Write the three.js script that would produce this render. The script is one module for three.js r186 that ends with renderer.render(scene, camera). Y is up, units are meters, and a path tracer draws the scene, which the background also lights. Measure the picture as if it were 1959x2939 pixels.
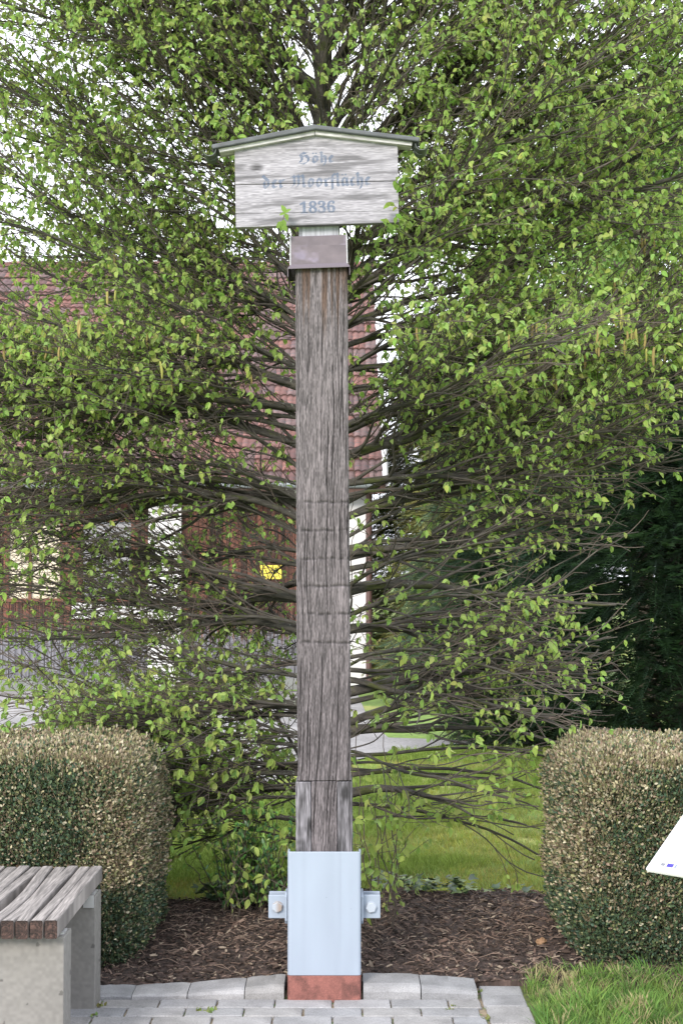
import * as THREE from 'three';
import { mergeGeometries } from 'three/addons/utils/BufferGeometryUtils.js';
import { RoundedBoxGeometry } from 'three/addons/geometries/RoundedBoxGeometry.js';

// ---------------------------------------------------------------- camera, sky, sun, exposure
const scene = new THREE.Scene();
const PW = 1959, PH = 2939, F = 4124, CY = 1.5, CZ = 5.2, HORIZON = 1660;
const camera = new THREE.PerspectiveCamera(2 * Math.atan(PH / 2 / F) * 180 / Math.PI, PW / PH, 0.05, 600);
const PITCH = Math.atan((HORIZON - PH / 2) / F);
camera.position.set(0, CY, CZ);
camera.rotation.set(PITCH, 0, 0);

const skyW = 256, skyH = 128, skyData = new Float32Array(skyW * skyH * 4);
for (let j = 0; j < skyH; j++) for (let i = 0; i < skyW; i++) {
  const v = (j + 0.5) / skyH, el = (v - 0.5) * Math.PI, s = Math.max(0, Math.sin(el));
  const a = i / skyW * Math.PI * 2;
  const cl = 0.05 * Math.sin(a * 3 + 1.3 + 4 * v) + 0.04 * Math.sin(a * 7 + 9 * v + 0.4) + 0.03 * Math.sin(a * 13 - 17 * v);
  const b = (0.92 + 0.22 * s) * (1 + cl);
  const k = (j * skyW + i) * 4;
  skyData[k] = b * 0.96; skyData[k + 1] = b * 0.985; skyData[k + 2] = b * 1.075; skyData[k + 3] = 1;
}
const sky = new THREE.DataTexture(skyData, skyW, skyH, THREE.RGBAFormat, THREE.FloatType);
sky.mapping = THREE.EquirectangularReflectionMapping; sky.magFilter = THREE.LinearFilter; sky.minFilter = THREE.LinearFilter; sky.needsUpdate = true;
scene.background = sky; scene.environment = sky;
scene.backgroundIntensity = 1.0; scene.environmentIntensity = 1.0;

const sun = new THREE.DirectionalLight(0xfff4e6, 1.5);
sun.position.set(-5.5, 8, 11); sun.target.position.set(0, 1, -1);
sun.castShadow = true; sun.shadow.radius = 30; sun.shadow.mapSize.set(2048, 2048);
Object.assign(sun.shadow.camera, { left: -9, right: 9, top: 9, bottom: -9, near: 0.5, far: 60 });
scene.add(sun, sun.target);

const renderer = new THREE.WebGLRenderer({ antialias: true });
renderer.toneMapping = THREE.LinearToneMapping;
renderer.toneMappingExposure = 2.4;
renderer.shadowMap.enabled = true;

// ---------------------------------------------------------------- helpers
function rng(seed) { let a = seed >>> 0; return () => { a = (a + 0x6d2b79f5) | 0; let t = Math.imul(a ^ (a >>> 15), 1 | a); t = (t + Math.imul(t ^ (t >>> 7), 61 | t)) ^ t; return ((t ^ (t >>> 14)) >>> 0) / 4294967296; }; }
const lerp = (a, b, t) => a + (b - a) * t, clamp = (x, a = 0, b = 1) => Math.min(b, Math.max(a, x));
const smooth = (a, b, x) => { const t = clamp((x - a) / (b - a)); return t * t * (3 - 2 * t); };
const V = (x, y, z) => new THREE.Vector3(x, y, z);
function h2(x, y, s) { let n = Math.imul(x, 374761393) + Math.imul(y, 668265263) + Math.imul(s, 1274126177); n = Math.imul(n ^ (n >>> 13), 1274126177); return ((n ^ (n >>> 16)) >>> 0) / 4294967296; }
function noise(x, y, s = 0) {
  const xi = Math.floor(x), yi = Math.floor(y), fx = x - xi, fy = y - yi, u = fx * fx * (3 - 2 * fx), v = fy * fy * (3 - 2 * fy);
  return lerp(lerp(h2(xi, yi, s), h2(xi + 1, yi, s), u), lerp(h2(xi, yi + 1, s), h2(xi + 1, yi + 1, s), u), v);
}
function fbm(x, y, o = 4, s = 0) { let a = 0.5, r = 0, t = 0; for (let i = 0; i < o; i++) { r += a * noise(x, y, s + i * 17); t += a; a *= 0.5; x *= 2.03; y *= 2.03; } return r / t; }
// a pixel of the photograph as a point: on the plane z = const, or on the level y = const
const cp = Math.cos(PITCH), sp = Math.sin(PITCH);
function ray(px, py) { const x = (px - PW / 2) / F, y = -(py - PH / 2) / F; return V(x, y * cp + sp, y * sp - cp); }
function onZ(px, py, z) { const d = ray(px, py), t = (z - CZ) / d.z; return V(d.x * t, CY + d.y * t, z); }
function onY(px, py, y = 0) { const d = ray(px, py), t = (y - CY) / d.y; return V(d.x * t, y, CZ + d.z * t); }

function tex(w, h, f, srgb = true, repeat = true) {
  const d = new Uint8Array(w * h * 4), o = [0, 0, 0];
  for (let j = 0; j < h; j++) for (let i = 0; i < w; i++) { f((i + 0.5) / w, (j + 0.5) / h, o); const k = (j * w + i) * 4; d[k] = clamp(o[0]) * 255; d[k + 1] = clamp(o[1]) * 255; d[k + 2] = clamp(o[2]) * 255; d[k + 3] = 255; }
  const t = new THREE.DataTexture(d, w, h, THREE.RGBAFormat); t.magFilter = THREE.LinearFilter; t.minFilter = THREE.LinearMipmapLinearFilter; t.generateMipmaps = true;
  if (srgb) t.colorSpace = THREE.SRGBColorSpace;
  if (repeat) t.wrapS = t.wrapT = THREE.RepeatWrapping;
  t.needsUpdate = true; return t;
}
const RGB = (r, g, b) => new THREE.Color().setRGB(r, g, b);
const std = (c, rough = 0.85, extra = {}) => new THREE.MeshStandardMaterial({ color: c, roughness: rough, side: THREE.DoubleSide, ...extra });
function shade(o) { o.traverse((m) => { if (m.isMesh) { m.castShadow = true; m.receiveShadow = true; } }); return o; }
function mesh(name, geo, mat, parent = scene) { const m = new THREE.Mesh(geo, mat); m.name = name; m.castShadow = m.receiveShadow = true; parent.add(m); return m; }
function thing(name, label, category, group) { const g = new THREE.Group(); g.name = name; g.userData = { label, category }; if (group) g.userData.group = group; scene.add(g); return g; }
function structure(m, label) { m.userData.kind = 'structure'; if (label) m.userData.label = label; return m; }
function stuff(m, label, category) { m.userData.kind = 'stuff'; if (label) m.userData.label = label; if (category) m.userData.category = category; return m; }
const taken = {};
function numbered(n) { taken[n] = (taken[n] ?? -1) + 1; return taken[n] ? n + '_' + String(taken[n]).padStart(3, '0') : n; }
class Buf {                              // collects triangles
  constructor() { this.p = []; this.n = []; this.u = []; this.c = []; this.i = []; }
  vert(x, y, z, u = 0, v = 0, nx = 0, ny = 0, nz = 0) { this.p.push(x, y, z); this.u.push(u, v); this.n.push(nx, ny, nz); return this.p.length / 3 - 1; }
  geo(ownNormals = false) {
    const g = new THREE.BufferGeometry();
    g.setAttribute('position', new THREE.Float32BufferAttribute(this.p, 3)); g.setAttribute('uv', new THREE.Float32BufferAttribute(this.u, 2));
    if (this.c.length) g.setAttribute('color', new THREE.Float32BufferAttribute(this.c, 3));
    g.setIndex(this.i);
    if (ownNormals) g.setAttribute('normal', new THREE.Float32BufferAttribute(this.n, 3)); else g.computeVertexNormals();
    return g;
  }
}
function tube(b, pts, rad, sides, vScale = 1, cap = true) {
  const n = pts.length; let side = null, v = 0; const base = b.p.length / 3, t = V(), up = V(), q = V();
  for (let k = 0; k < n; k++) {
    t.copy(pts[Math.min(n - 1, k + 1)]).sub(pts[Math.max(0, k - 1)]).normalize();
    if (!side) { side = Math.abs(t.y) < 0.9 ? V(0, 1, 0) : V(1, 0, 0); }
    side.addScaledVector(t, -side.dot(t)).normalize(); up.crossVectors(t, side);
    if (k) v += pts[k].distanceTo(pts[k - 1]);
    for (let s = 0; s <= sides; s++) { const a = s / sides * Math.PI * 2; q.copy(side).multiplyScalar(Math.cos(a)).addScaledVector(up, Math.sin(a)); b.vert(pts[k].x + q.x * rad[k], pts[k].y + q.y * rad[k], pts[k].z + q.z * rad[k], s / sides, v * vScale, q.x, q.y, q.z); }
  }
  for (let k = 0; k < n - 1; k++) for (let s = 0; s < sides; s++) { const a = base + k * (sides + 1) + s, c = a + sides + 1; b.i.push(a, a + 1, c, a + 1, c + 1, c); }
  if (cap) { const e = base + (n - 1) * (sides + 1), m = b.vert(pts[n - 1].x, pts[n - 1].y, pts[n - 1].z, 0.5, 0, t.x, t.y, t.z); for (let s = 0; s < sides; s++) b.i.push(e + s, e + s + 1, m); }
}
function box(x0, x1, y0, y1, z0, z1, r = 0) {
  const g = r ? new RoundedBoxGeometry(x1 - x0, y1 - y0, z1 - z0, 2, r) : new THREE.BoxGeometry(x1 - x0, y1 - y0, z1 - z0);
  g.translate((x0 + x1) / 2, (y0 + y1) / 2, (z0 + z1) / 2); return boxUV(g);
}
function boxUV(g) {                      // texture coordinates in metres, by the way each face points
  const p = g.attributes.position, n = g.attributes.normal, u = g.attributes.uv || new THREE.BufferAttribute(new Float32Array(p.count * 2), 2);
  for (let i = 0; i < p.count; i++) {
    const ax = Math.abs(n.getX(i)), ay = Math.abs(n.getY(i)), az = Math.abs(n.getZ(i));
    if (az >= ax && az >= ay) u.setXY(i, p.getX(i), p.getY(i)); else if (ax >= ay) u.setXY(i, p.getZ(i) + 0.37, p.getY(i)); else u.setXY(i, p.getX(i), p.getZ(i) + 0.19);
  }
  g.setAttribute('uv', u); return g;
}
function poly(pts, z0, z1, bevel = 0) {  // an outline in x-y, thickened from z0 to z1
  const s = new THREE.Shape(pts.map((p) => new THREE.Vector2(p.x, p.y)));
  const g = new THREE.ExtrudeGeometry(s, { depth: z1 - z0 - 2 * bevel, bevelEnabled: bevel > 0, bevelThickness: bevel, bevelSize: bevel, bevelOffset: -bevel, bevelSegments: 2, curveSegments: 6 });
  g.translate(0, 0, z0 + bevel); return g;
}
const rep = (t, x, y = x) => { t.repeat.set(x, y); return t; };

// ---------------------------------------------------------------- materials shared by several things
const concreteMap = tex(512, 512, (u, v, o) => {
  const w = (s) => fbm(u * 8 * s, v * 8 * s, 3, 5), n = fbm(u * 6, v * 6, 4, 1), f = noise(u * 220, v * 220, 3), g = noise(u * 90, v * 90, 4);
  const pit = g > 0.93 ? -0.16 : 0; const b = 0.74 + (n - 0.5) * 0.22 + (f - 0.5) * 0.13 + (w(1) - 0.5) * 0.06 + pit;
  o[0] = b * 1.0; o[1] = b * 1.0; o[2] = b * 1.0;
});
const fineBump = tex(256, 256, (u, v, o) => { const b = 0.5 + (noise(u * 120, v * 120, 8) - 0.5) * 0.6 + (fbm(u * 20, v * 20, 3, 9) - 0.5) * 0.6; o[0] = o[1] = o[2] = b; }, false);

// ---------------------------------------------------------------- ground
const LAWN_Y = -0.04;
{
  const lawnMap = tex(1024, 1024, (u, v, o) => {
    const n = fbm(u * 12, v * 12, 4, 31), m = fbm(u * 40, v * 40, 3, 37), f = noise(u * 400, v * 400, 39), dry = smooth(0.52, 0.68, fbm(u * 7 + 3, v * 18, 3, 44));
    o[0] = 0.34 + n * 0.1 + m * 0.06 + dry * 0.14 + (f - 0.5) * 0.12; o[1] = 0.44 + n * 0.08 + m * 0.08 + dry * 0.06 + (f - 0.5) * 0.14; o[2] = 0.22 + n * 0.06 + dry * 0.08 + (f - 0.5) * 0.06;
  });
  const g = new THREE.PlaneGeometry(400, 400, 1, 1); g.rotateX(-Math.PI / 2);
  const u = g.attributes.uv; for (let i = 0; i < u.count; i++) u.setXY(i, u.getX(i) * 400 / 12, u.getY(i) * 400 / 12);
  const m = mesh('lawn', g, std(0xffffff, 0.95, { map: lawnMap }));
  m.position.set(0, LAWN_Y, -120); structure(m, 'green lawn around the tree and hedges');
}
{ // concrete yard in front of the farmhouse, with a narrow path running on to the conifers
  const z = (d) => CZ - d;
  const pts = [[-14, 9.3], [-1.5, 10.0], [-0.7, 10.5], [-0.35, 11.4], [0.35, 12.6], [1.0, 13.35], [6, 13.45], [6, 13.75], [1.1, 13.7], [0.45, 13.9], [0.3, 15.5], [0.2, 19.6], [-14, 19.6]];
  const s = new THREE.Shape(pts.map(([x, d]) => new THREE.Vector2(x, -z(d)))), g = new THREE.ShapeGeometry(s); g.rotateX(-Math.PI / 2);
  const u = g.attributes.uv, p = g.attributes.position; for (let i = 0; i < u.count; i++) u.setXY(i, p.getX(i) / 3, p.getZ(i) / 3);
  const m = mesh('yard', g, std(RGB(0.50, 0.49, 0.49), 0.9, { map: concreteMap })); m.position.y = LAWN_Y + 0.012; structure(m, 'pale concrete yard in front of the farmhouse');
}
// mulch bed
const bedEdge = (x) => 6.82 + 0.10 * Math.sin(x * 3.1 + 0.5) + 0.05 * Math.sin(x * 9.7);
const bedY = (x, d) => 0.012 + 0.03 * smooth(5.35, 5.7, d) + 0.022 * (fbm(x * 7, d * 7, 3, 51) - 0.5) - 0.06 * smooth(bedEdge(x) - 0.12, bedEdge(x) + 0.03, d);
{
  const b = new Buf(), nx = 170, nd = 60;
  for (let j = 0; j <= nd; j++) for (let i = 0; i <= nx; i++) { const x = lerp(-2.4, 2.4, i / nx), d = lerp(x > 0.47 && x < 0.69 ? 5.384 : 5.358, bedEdge(x) + 0.03, Math.max(0, j - 1) / (nd - 1)); b.vert(x, j === 0 ? -0.05 : bedY(x, d) + 0.012 * (noise(x * 60, d * 60, 55) - 0.5), CZ - d, x, d); }
  for (let j = 0; j < nd; j++) for (let i = 0; i < nx; i++) { const a = j * (nx + 1) + i, c = a + nx + 1; b.i.push(a, a + 1, c, a + 1, c + 1, c); }
  const soil = tex(512, 512, (u, v, o) => { const n = fbm(u * 20, v * 20, 4, 61), f = noise(u * 150, v * 150, 63), l = noise(u * 40, v * 160, 64) > 0.8 ? 0.12 : 0; const k = 0.13 + n * 0.17 + (f - 0.5) * 0.14 + l; o[0] = k * 1.12; o[1] = k * 0.92; o[2] = k * 0.84; });
  structure(mesh('mulch_bed', b.geo(), std(0xffffff, 0.95, { map: soil, bumpMap: fineBump, bumpScale: 0.006 })), 'dark bark mulch bed between the hedges');
}
{ // bark chips and fallen twigs on the bed
  const R = rng(71), chip = new THREE.BoxGeometry(1, 0.14, 0.42, 2, 1, 1); { const p = chip.attributes.position; for (let i = 0; i < p.count; i++) { const x = p.getX(i); p.setY(i, p.getY(i) + 0.18 * (0.25 - x * x)); p.setZ(i, p.getZ(i) * (1 - 0.9 * Math.abs(x) * (x > 0 ? 1 : 0.4))); } chip.computeVertexNormals(); }
  const N = 17000, m = new THREE.InstancedMesh(chip, std(0xffffff, 0.92), N), d = new THREE.Object3D(), c = new THREE.Color();
  const tones = [[0.035, 0.024, 0.019], [0.065, 0.043, 0.033], [0.1, 0.066, 0.05], [0.15, 0.098, 0.075], [0.24, 0.17, 0.135], [0.05, 0.036, 0.03], [0.36, 0.29, 0.22]];
  for (let i = 0; i < N; i++) {
    const x = lerp(-1.25, 1.3, R()), D = lerp(5.372, bedEdge(x) - 0.02, R()), s = lerp(0.008, 0.036, Math.pow(R(), 2.2));
    d.position.set(x, bedY(x, D) + 0.002 + R() * 0.008, CZ - D); d.rotation.set((R() - 0.5) * 0.9, R() * 6.28, (R() - 0.5) * 0.8); d.scale.set(s, s * 0.7, s * lerp(0.4, 1, R())); d.updateMatrix(); m.setMatrixAt(i, d.matrix);
    const t = tones[Math.floor(Math.pow(R(), 1.5) * tones.length)], k = 0.45 + R() * 0.5; m.setColorAt(i, c.setRGB(t[0] * k, t[1] * k, t[2] * k));
  }
  m.name = 'bark_chips'; m.castShadow = m.receiveShadow = true; scene.add(stuff(m, 'loose brown bark chips covering the bed', 'mulch'));
  const b = new Buf();
  for (let k = 0; k < 420; k++) {
    const x = lerp(-1.0, 1.15, R()), D = lerp(5.4, 6.7, R()), L = lerp(0.04, 0.2, R() * R()), a = (R() - 0.5) * 1.6 + (R() < 0.5 ? Math.PI : 0), pts = [], rad = []; let px = x, pd = D, aa = a;
    for (let q = 0; q <= 5; q++) { pts.push(V(px, bedY(px, pd) + 0.008 + 0.01 * Math.sin(q + k), CZ - pd)); rad.push(lerp(0.002, 0.0008, q / 5)); px += Math.cos(aa) * L / 5; pd += Math.sin(aa) * L / 5; aa += (R() - 0.5) * 0.5; }
    tube(b, pts, rad, 4);
  }
  stuff(mesh('fallen_twigs', b.geo(true), std(RGB(0.2, 0.145, 0.115), 0.9)), 'thin dry twigs strewn over the bark mulch', 'twigs');
}

// ---------------------------------------------------------------- paving and kerb
{
  const pave = new THREE.Group(); pave.name = 'pavement'; structure(pave, 'paved area of grey concrete blocks'); scene.add(pave);
  const sand = tex(256, 256, (u, v, o) => { const k = 0.36 + fbm(u * 30, v * 30, 3, 81) * 0.26, g = smooth(0.55, 0.7, fbm(u * 9, v * 9, 3, 83)); o[0] = k * lerp(1.05, 0.75, g); o[1] = k * 0.95; o[2] = k * lerp(0.8, 0.5, g); });
  const sb = new THREE.PlaneGeometry(2.9, 2.6); sb.rotateX(-Math.PI / 2); sb.translate(-0.80, -0.012, CZ - 4.12); { const u = sb.attributes.uv; for (let i = 0; i < u.count; i++) u.setXY(i, u.getX(i) * 9, u.getY(i) * 9); }
  mesh('joint_sand', sb, std(0xffffff, 0.95, { map: sand }), pave);
  function block(w, l, seed, t = 0.05, cut = 0.004, dish = 0.0012) {   // a paving block: chamfered, slightly worn top
    const b = new Buf(), R = rng(seed), n = 5, m = 4, du = R(), dv = R();
    const j = () => (R() - 0.5) * 0.0022;
    const top = []; for (let q = 0; q <= m; q++) { const row = []; for (let p = 0; p <= n; p++) { const e = (p === 0 || p === n || q === 0 || q === m); const fx = p / n - 0.5, fz = q / m - 0.5; row.push([fx * (w - 2 * cut) + (e ? j() : 0), -(e ? 0.0006 : 0) - R() * dish * 0.5, fz * (l - 2 * cut) + (e ? j() : 0)]); } top.push(row); }
    const id = top.map((r) => r.map(([x, y, z]) => b.vert(x, y, z, x * 2 + du, z * 2 + dv)));
    for (let q = 0; q < m; q++) for (let p = 0; p < n; p++) b.i.push(id[q][p], id[q + 1][p], id[q][p + 1], id[q][p + 1], id[q + 1][p], id[q + 1][p + 1]);
    const rim = []; for (let p = 0; p <= n; p++) rim.push([0, p]); for (let q = 1; q <= m; q++) rim.push([q, n]); for (let p = n - 1; p >= 0; p--) rim.push([m, p]); for (let q = m - 1; q > 0; q--) rim.push([q, 0]);
    const a = rim.map(([q, p]) => { const [x, y, z] = top[q][p]; return [x, y, z]; });
    const ring = (dy, g) => a.map(([x, , z]) => b.vert(x + Math.sign(x) * (Math.abs(Math.abs(x) - w / 2) < cut + 0.003 ? g : 0), dy, z + Math.sign(z) * (Math.abs(Math.abs(z) - l / 2) < cut + 0.003 ? g : 0), x * 2 + du, z * 2 + dv + dy * 2));
    const r0 = a.map(([x, y, z]) => b.vert(x, y, z, x * 2 + du, z * 2 + dv)), r1 = ring(-cut, cut * 0.85), r1b = ring(-cut, cut * 0.85), r2 = ring(-t, cut * 0.85);
    for (const [s, e] of [[r0, r1], [r1b, r2]]) for (let k = 0; k < s.length; k++) { const k2 = (k + 1) % s.length; b.i.push(s[k], s[k2], e[k], s[k2], e[k2], e[k]); }
    return b.geo();
  }
  const mats = [[0.50, 0.50, 0.515], [0.46, 0.465, 0.48], [0.53, 0.525, 0.53], [0.48, 0.475, 0.475], [0.445, 0.455, 0.475]].map((c) => std(RGB(...c), 0.9, { map: concreteMap, bumpMap: fineBump, bumpScale: 0.0016 }));
  const full = [1, 2, 3, 4, 5].map((s) => block(0.2, 0.096, 90 + s)), half = [block(0.098, 0.096, 97)], R = rng(101);
  const PITCHX = 0.205, x0 = -0.031;
  for (let r = 0; r < 15; r++) {
    const d0 = 5.112 - r * 0.1, dc = d0 + 0.05, off = r % 2 ? x0 + PITCHX * 0.5 : x0;
    for (let k = -9; k <= 4; k++) {
      const xl = off + k * PITCHX, xr = xl + PITCHX; let g = full[Math.floor(R() * 5)], xc = (xl + xr) / 2;
      if (xl > 0.49) continue;
      if (xr > 0.50) { const w = 0.495 - xl; if (w < 0.03) continue; g = block(w - 0.004, 0.096, 200 + r); xc = xl + 0.002 + (w - 0.004) / 2; }
      if (xc < -1.75) continue;
      const m = mesh('paver', g, mats[Math.floor(R() * mats.length)], pave); m.position.set(xc + (R() - 0.5) * 0.003, -0.0005 - R() * 0.0022, CZ - dc); m.rotation.set((R() - 0.5) * 0.012, (R() - 0.5) * 0.012, (R() - 0.5) * 0.008);
    }
  }
  // the border course along the grass, and the kerb stones on either side of the steel foot
  for (let k = 0; k < 8; k++) { const m = mesh('border_stone', block(0.154, 0.196 + (k === 0 ? 0.05 : 0), 300 + k, 0.06, 0.005), mats[(k * 2 + 1) % 5], pave); m.position.set(0.58 + 0.002 * k, -0.001 - 0.001 * (k % 2), CZ - 5.255 + k * 0.203 + (k ? 0.026 : 0)); m.rotation.y = -0.01 + 0.008 * (k % 3); }
  function kerb(pts, h0, h1, seed) {     // pts: front-left, front-right, back-right, back-left in [x, D]
    const b = new Buf(), Rr = rng(seed), n = 8;
    const prof = [[0, -0.05], [0, 0.45], [0.06, 0.82], [0.16, 0.98], [0.5, 1.0], [0.9, 1.02], [0.985, 0.96], [1, 0.6], [1, -0.05]], rows = [];
    for (let i = 0; i <= n; i++) { const t = i / n, e = i === 0 || i === n; const hh = lerp(h0, h1, t) - (e ? 0.003 : 0), fx = lerp(pts[0][0], pts[1][0], t), fd = lerp(pts[0][1], pts[1][1], t), bx = lerp(pts[3][0], pts[2][0], t), bd = lerp(pts[3][1], pts[2][1], t);
      rows.push(prof.map(([s, y]) => { const k = (y > 0 ? (Rr() - 0.5) * 0.0022 : 0); const x = lerp(fx, bx, s), D = lerp(fd, bd, s) + k; return [x, y < 0 ? -0.05 : y * hh + k, CZ - D]; })); }
    const at = (p) => b.vert(p[0], p[1], p[2], p[0] * 2 + seed * 0.37, (p[1] - p[2]) * 2);
    for (let j = 0; j < prof.length - 1; j++) { const sharp = j === 0; const A = rows.map((r) => at(r[j])), B = rows.map((r) => at(r[j + 1])); for (let i = 0; i < n; i++) b.i.push(A[i], A[i + 1], B[i], A[i + 1], B[i + 1], B[i]); }
    for (const [row, flip] of [[rows[0], 0], [rows[n], 1]]) { const id = row.map(at), c = at([(row[0][0] + row[8][0]) / 2, 0, (row[0][2] + row[8][2]) / 2]); for (let j = 0; j < id.length; j++) { const q = (j + 1) % id.length; flip ? b.i.push(c, id[j], id[q]) : b.i.push(c, id[q], id[j]); } }
    const g = b.geo(); return g;
  }
  const px = (p, D) => (p - PW / 2) / F * D;
  const fL = (x) => 5.212 - 0.004 * x, bL = (x) => 5.352 + 0.02 * smooth(-0.9, -0.2, x);
  const list = [[82, 234, 0.006, 0.008], [236, 389, 0.008, 0.011], [391, 545, 0.011, 0.018], [547.5, 706, 0.018, 0.034], [708.5, 818, 0.034, 0.046], [1041, 1201, 0.05, 0.047], [1204, 1361, 0.044, 0.03]];
  list.forEach(([a, c, h0, h1], k) => { const xa = px(a, 5.25), xc = px(c, 5.25); mesh('kerb_stone', kerb([[xa, fL(xa)], [xc, fL(xc)], [xc, bL(xc)], [xa, bL(xa)]], h0, h1, 400 + k), mats[(k * 3 + 1) % 5], pave); });
}

// ---------------------------------------------------------------- the marker post
const post = thing('marker_post', 'tall weathered wooden post with gabled sign board, standing in a pale steel sleeve', 'signpost');
{
  // weathered timber: grain running along y, height field and colour from the same streaks
  const slant = (y) => { const k = Math.max(0, 1.3 - y); return -0.075 * k * k / (k + 0.25) + 0.004 * Math.sin(y * 3.1); };
  const cracks = []; { const R = rng(7); for (let k = 0; k < 40; k++) { const y = lerp(0.5, 2.5, R()); cracks.push([lerp(-0.19, 0.05, R()), y, lerp(0.08, 0.42, R() * R()), lerp(0.0012, 0.0028, R()), R() * 9]); } }
  const grain = (x, y) => {
    const wx = x - slant(y) + 0.004 * (fbm(x * 14, y * 3.1, 3, 12) - 0.5);
    const a = noise(wx * 520, y * 34, 21), c = noise(wx * 280, y * 14, 22), d = noise(wx * 760, y * 120, 23), e = fbm(wx * 60, y * 4.5, 3, 24);
    let h = 0.36 * a + 0.22 * c + 0.27 * d + 0.15 * e, dark = 0;
    for (const k of cracks) { const dy = (y - k[1]) / k[2]; if (dy > -1 && dy < 1) { const cx = k[0] + 0.003 * Math.sin(y * 14 + k[4]); const w = k[3] * (1 - dy * dy), q = Math.abs(wx - cx); if (q < w) dark = Math.max(dark, 1 - q / w); } }
    return [h, dark];
  };
  const notches = [1440, 1522, 1603, 1682, 1762, 1844].map((p) => onZ(930, p, 0).y);
  const PY0 = 0.40, PY1 = 2.72, PX0 = -0.24, PXW = 0.34;
  const notchAt = (x, y) => { let q = 0; for (const n of notches) { const yy = n + 0.0035 * (noise(x * 40, n * 7, 29) - 0.5) * 2; const dd = Math.abs(y - yy); if (dd < 0.007) q = Math.max(q, (1 - dd / 0.007) * smooth(0.15, 0.75, noise(x * 110, n * 13 + y * 60, 33) + 0.12) * smooth(-0.155, -0.125 + 0.03 * noise(n * 31, 1, 35), x)); } return q; };
  const woodMap = tex(768, 2048, (u, v, o) => {
    const x = PX0 + u * PXW, y = PY0 + v * (PY1 - PY0), [h, dk] = grain(x, y), big = fbm(x * 9, y * 3, 3, 41);
    let k = 0.235 + 0.265 * smooth(0.2, 0.82, h + (big - 0.5) * 0.25); k *= 1 - 0.72 * dk; k *= 1 - 0.36 * notchAt(x, y);
    // rain-washed brown timber under the cap, in ragged streaks
    const br = smooth(0.0, 0.2, y - 2.40 + 0.17 * (noise(x * 95, 1, 43) - 0.5) * 2 - 0.08) * smooth(0.3, 0.7, noise(x * 60, y * 5, 44) + 0.25);
    o[0] = lerp(k * 1.0, k * 0.74, br * 0.9); o[1] = lerp(k * 0.945, k * 0.58, br * 0.9); o[2] = lerp(k * 0.975, k * 0.5, br * 0.9);
  });
  const woodMat = std(0xffffff, 0.9, { map: woodMap });
  const inlayMats = [5, 6].map((s) => std(0xffffff, 0.9, { map: tex(256, 512, (u, v, o) => { const a = noise(u * 24, v * 9, s * 11), c = noise(u * 11, v * 4, s * 13), d = noise(u * 50, v * 22, s * 17), st = smooth(0.45, 0.75, fbm(u * 2.5, v * 6, 3, s * 19)); let k = 0.29 + 0.37 * smooth(0.15, 0.85, 0.4 * a + 0.35 * c + 0.25 * d) - st * 0.13; if (s === 6) { const q = Math.hypot((u - 0.6) * 0.8, (v - 0.87) * 3); k *= 0.82 - 0.4 * smooth(0.34, 0.05, q) * (0.6 + 0.5 * noise(u * 20, v * 30, 3)); } o[0] = k * 0.92; o[1] = k * 0.905; o[2] = k * 0.95; }) }));
  function timber(x0, x1, y0, y1, z0, z1, ny, cham = 0.007, front = 0) {      // a beam whose surface follows the grain
    const b = new Buf(), ring = [], st = 0.0017;
    const c = cham; const corners = [[x0 + c, z1], [x1 - c, z1], [x1, z1 - c], [x1, z0 + c], [x1 - c, z0], [x0 + c, z0], [x0, z0 + c], [x0, z1 - c]];
    for (let k = 0; k < 8; k++) { const p = corners[k], q = corners[(k + 1) % 8], L = Math.hypot(q[0] - p[0], q[1] - p[1]), fine = k === 0 || k === 1 || k === 7, n = Math.max(2, Math.round(L / (fine ? st : 0.006))); const nx = (q[1] - p[1]) / L, nz = -(q[0] - p[0]) / L; for (let s = 0; s < n; s++) ring.push([lerp(p[0], q[0], s / n), lerp(p[1], q[1], s / n), -nx, -nz]); }
    // perimeter coordinate that equals x on the front face
    let acc = x0 + c; const per = ring.map((r, i) => { if (i) acc += Math.hypot(r[0] - ring[i - 1][0], r[1] - ring[i - 1][1]); return acc; });
    const n = ring.length;
    for (let j = 0; j <= ny; j++) { const y = lerp(y0, y1, j / ny); for (let i = 0; i <= n; i++) { const r = ring[i % n], s = i === n ? acc + 0.005 : per[i]; const [h, dk] = grain(s, y), nt = r[1] > z1 - 0.02 ? notchAt(s, y) : 0; const d = (h - 0.8) * 0.0042 - dk * 0.007 - nt * 0.004 + (fbm(s * 11, y * 2.2, 2, 47) - 0.5) * 0.005; b.vert(r[0] + r[2] * d, y, r[1] + r[3] * d, (s - PX0) / PXW, (y - PY0) / (PY1 - PY0)); } }
    for (let j = 0; j < ny; j++) for (let i = 0; i < n; i++) { const a = j * (n + 1) + i, q = a + n + 1; b.i.push(a, a + 1, q, a + 1, q + 1, q); }
    for (const [j, up] of [[0, false], [ny, true]]) { const m = b.vert((x0 + x1) / 2, up ? y1 : y0, (z0 + z1) / 2, 0.5, 0.5); for (let i = 0; i < n; i++) { const a = j * (n + 1) + i; up ? b.i.push(m, a, a + 1) : b.i.push(m, a + 1, a); } }
    return b.geo();
  }
  const ZF = -0.022;                                          // front of the timber, behind the face of the sleeve
  const bot = onZ(930, 2440, ZF), top = onZ(917, 765, ZF), joint = onZ(930, 2242, ZF).y;
  const shaft = new THREE.Group(); shaft.name = 'shaft'; post.add(shaft);
  const L0 = onZ(852, 2300, ZF).x, R0 = onZ(1010.5, 2300, ZF).x, iL = onZ(893, 2300, ZF).x, iR = onZ(969, 2300, ZF).x, ZB = ZF - 0.165;
  shaft.position.set(bot.x, 0.42, 0); shaft.rotation.z = 0.0066;
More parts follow.
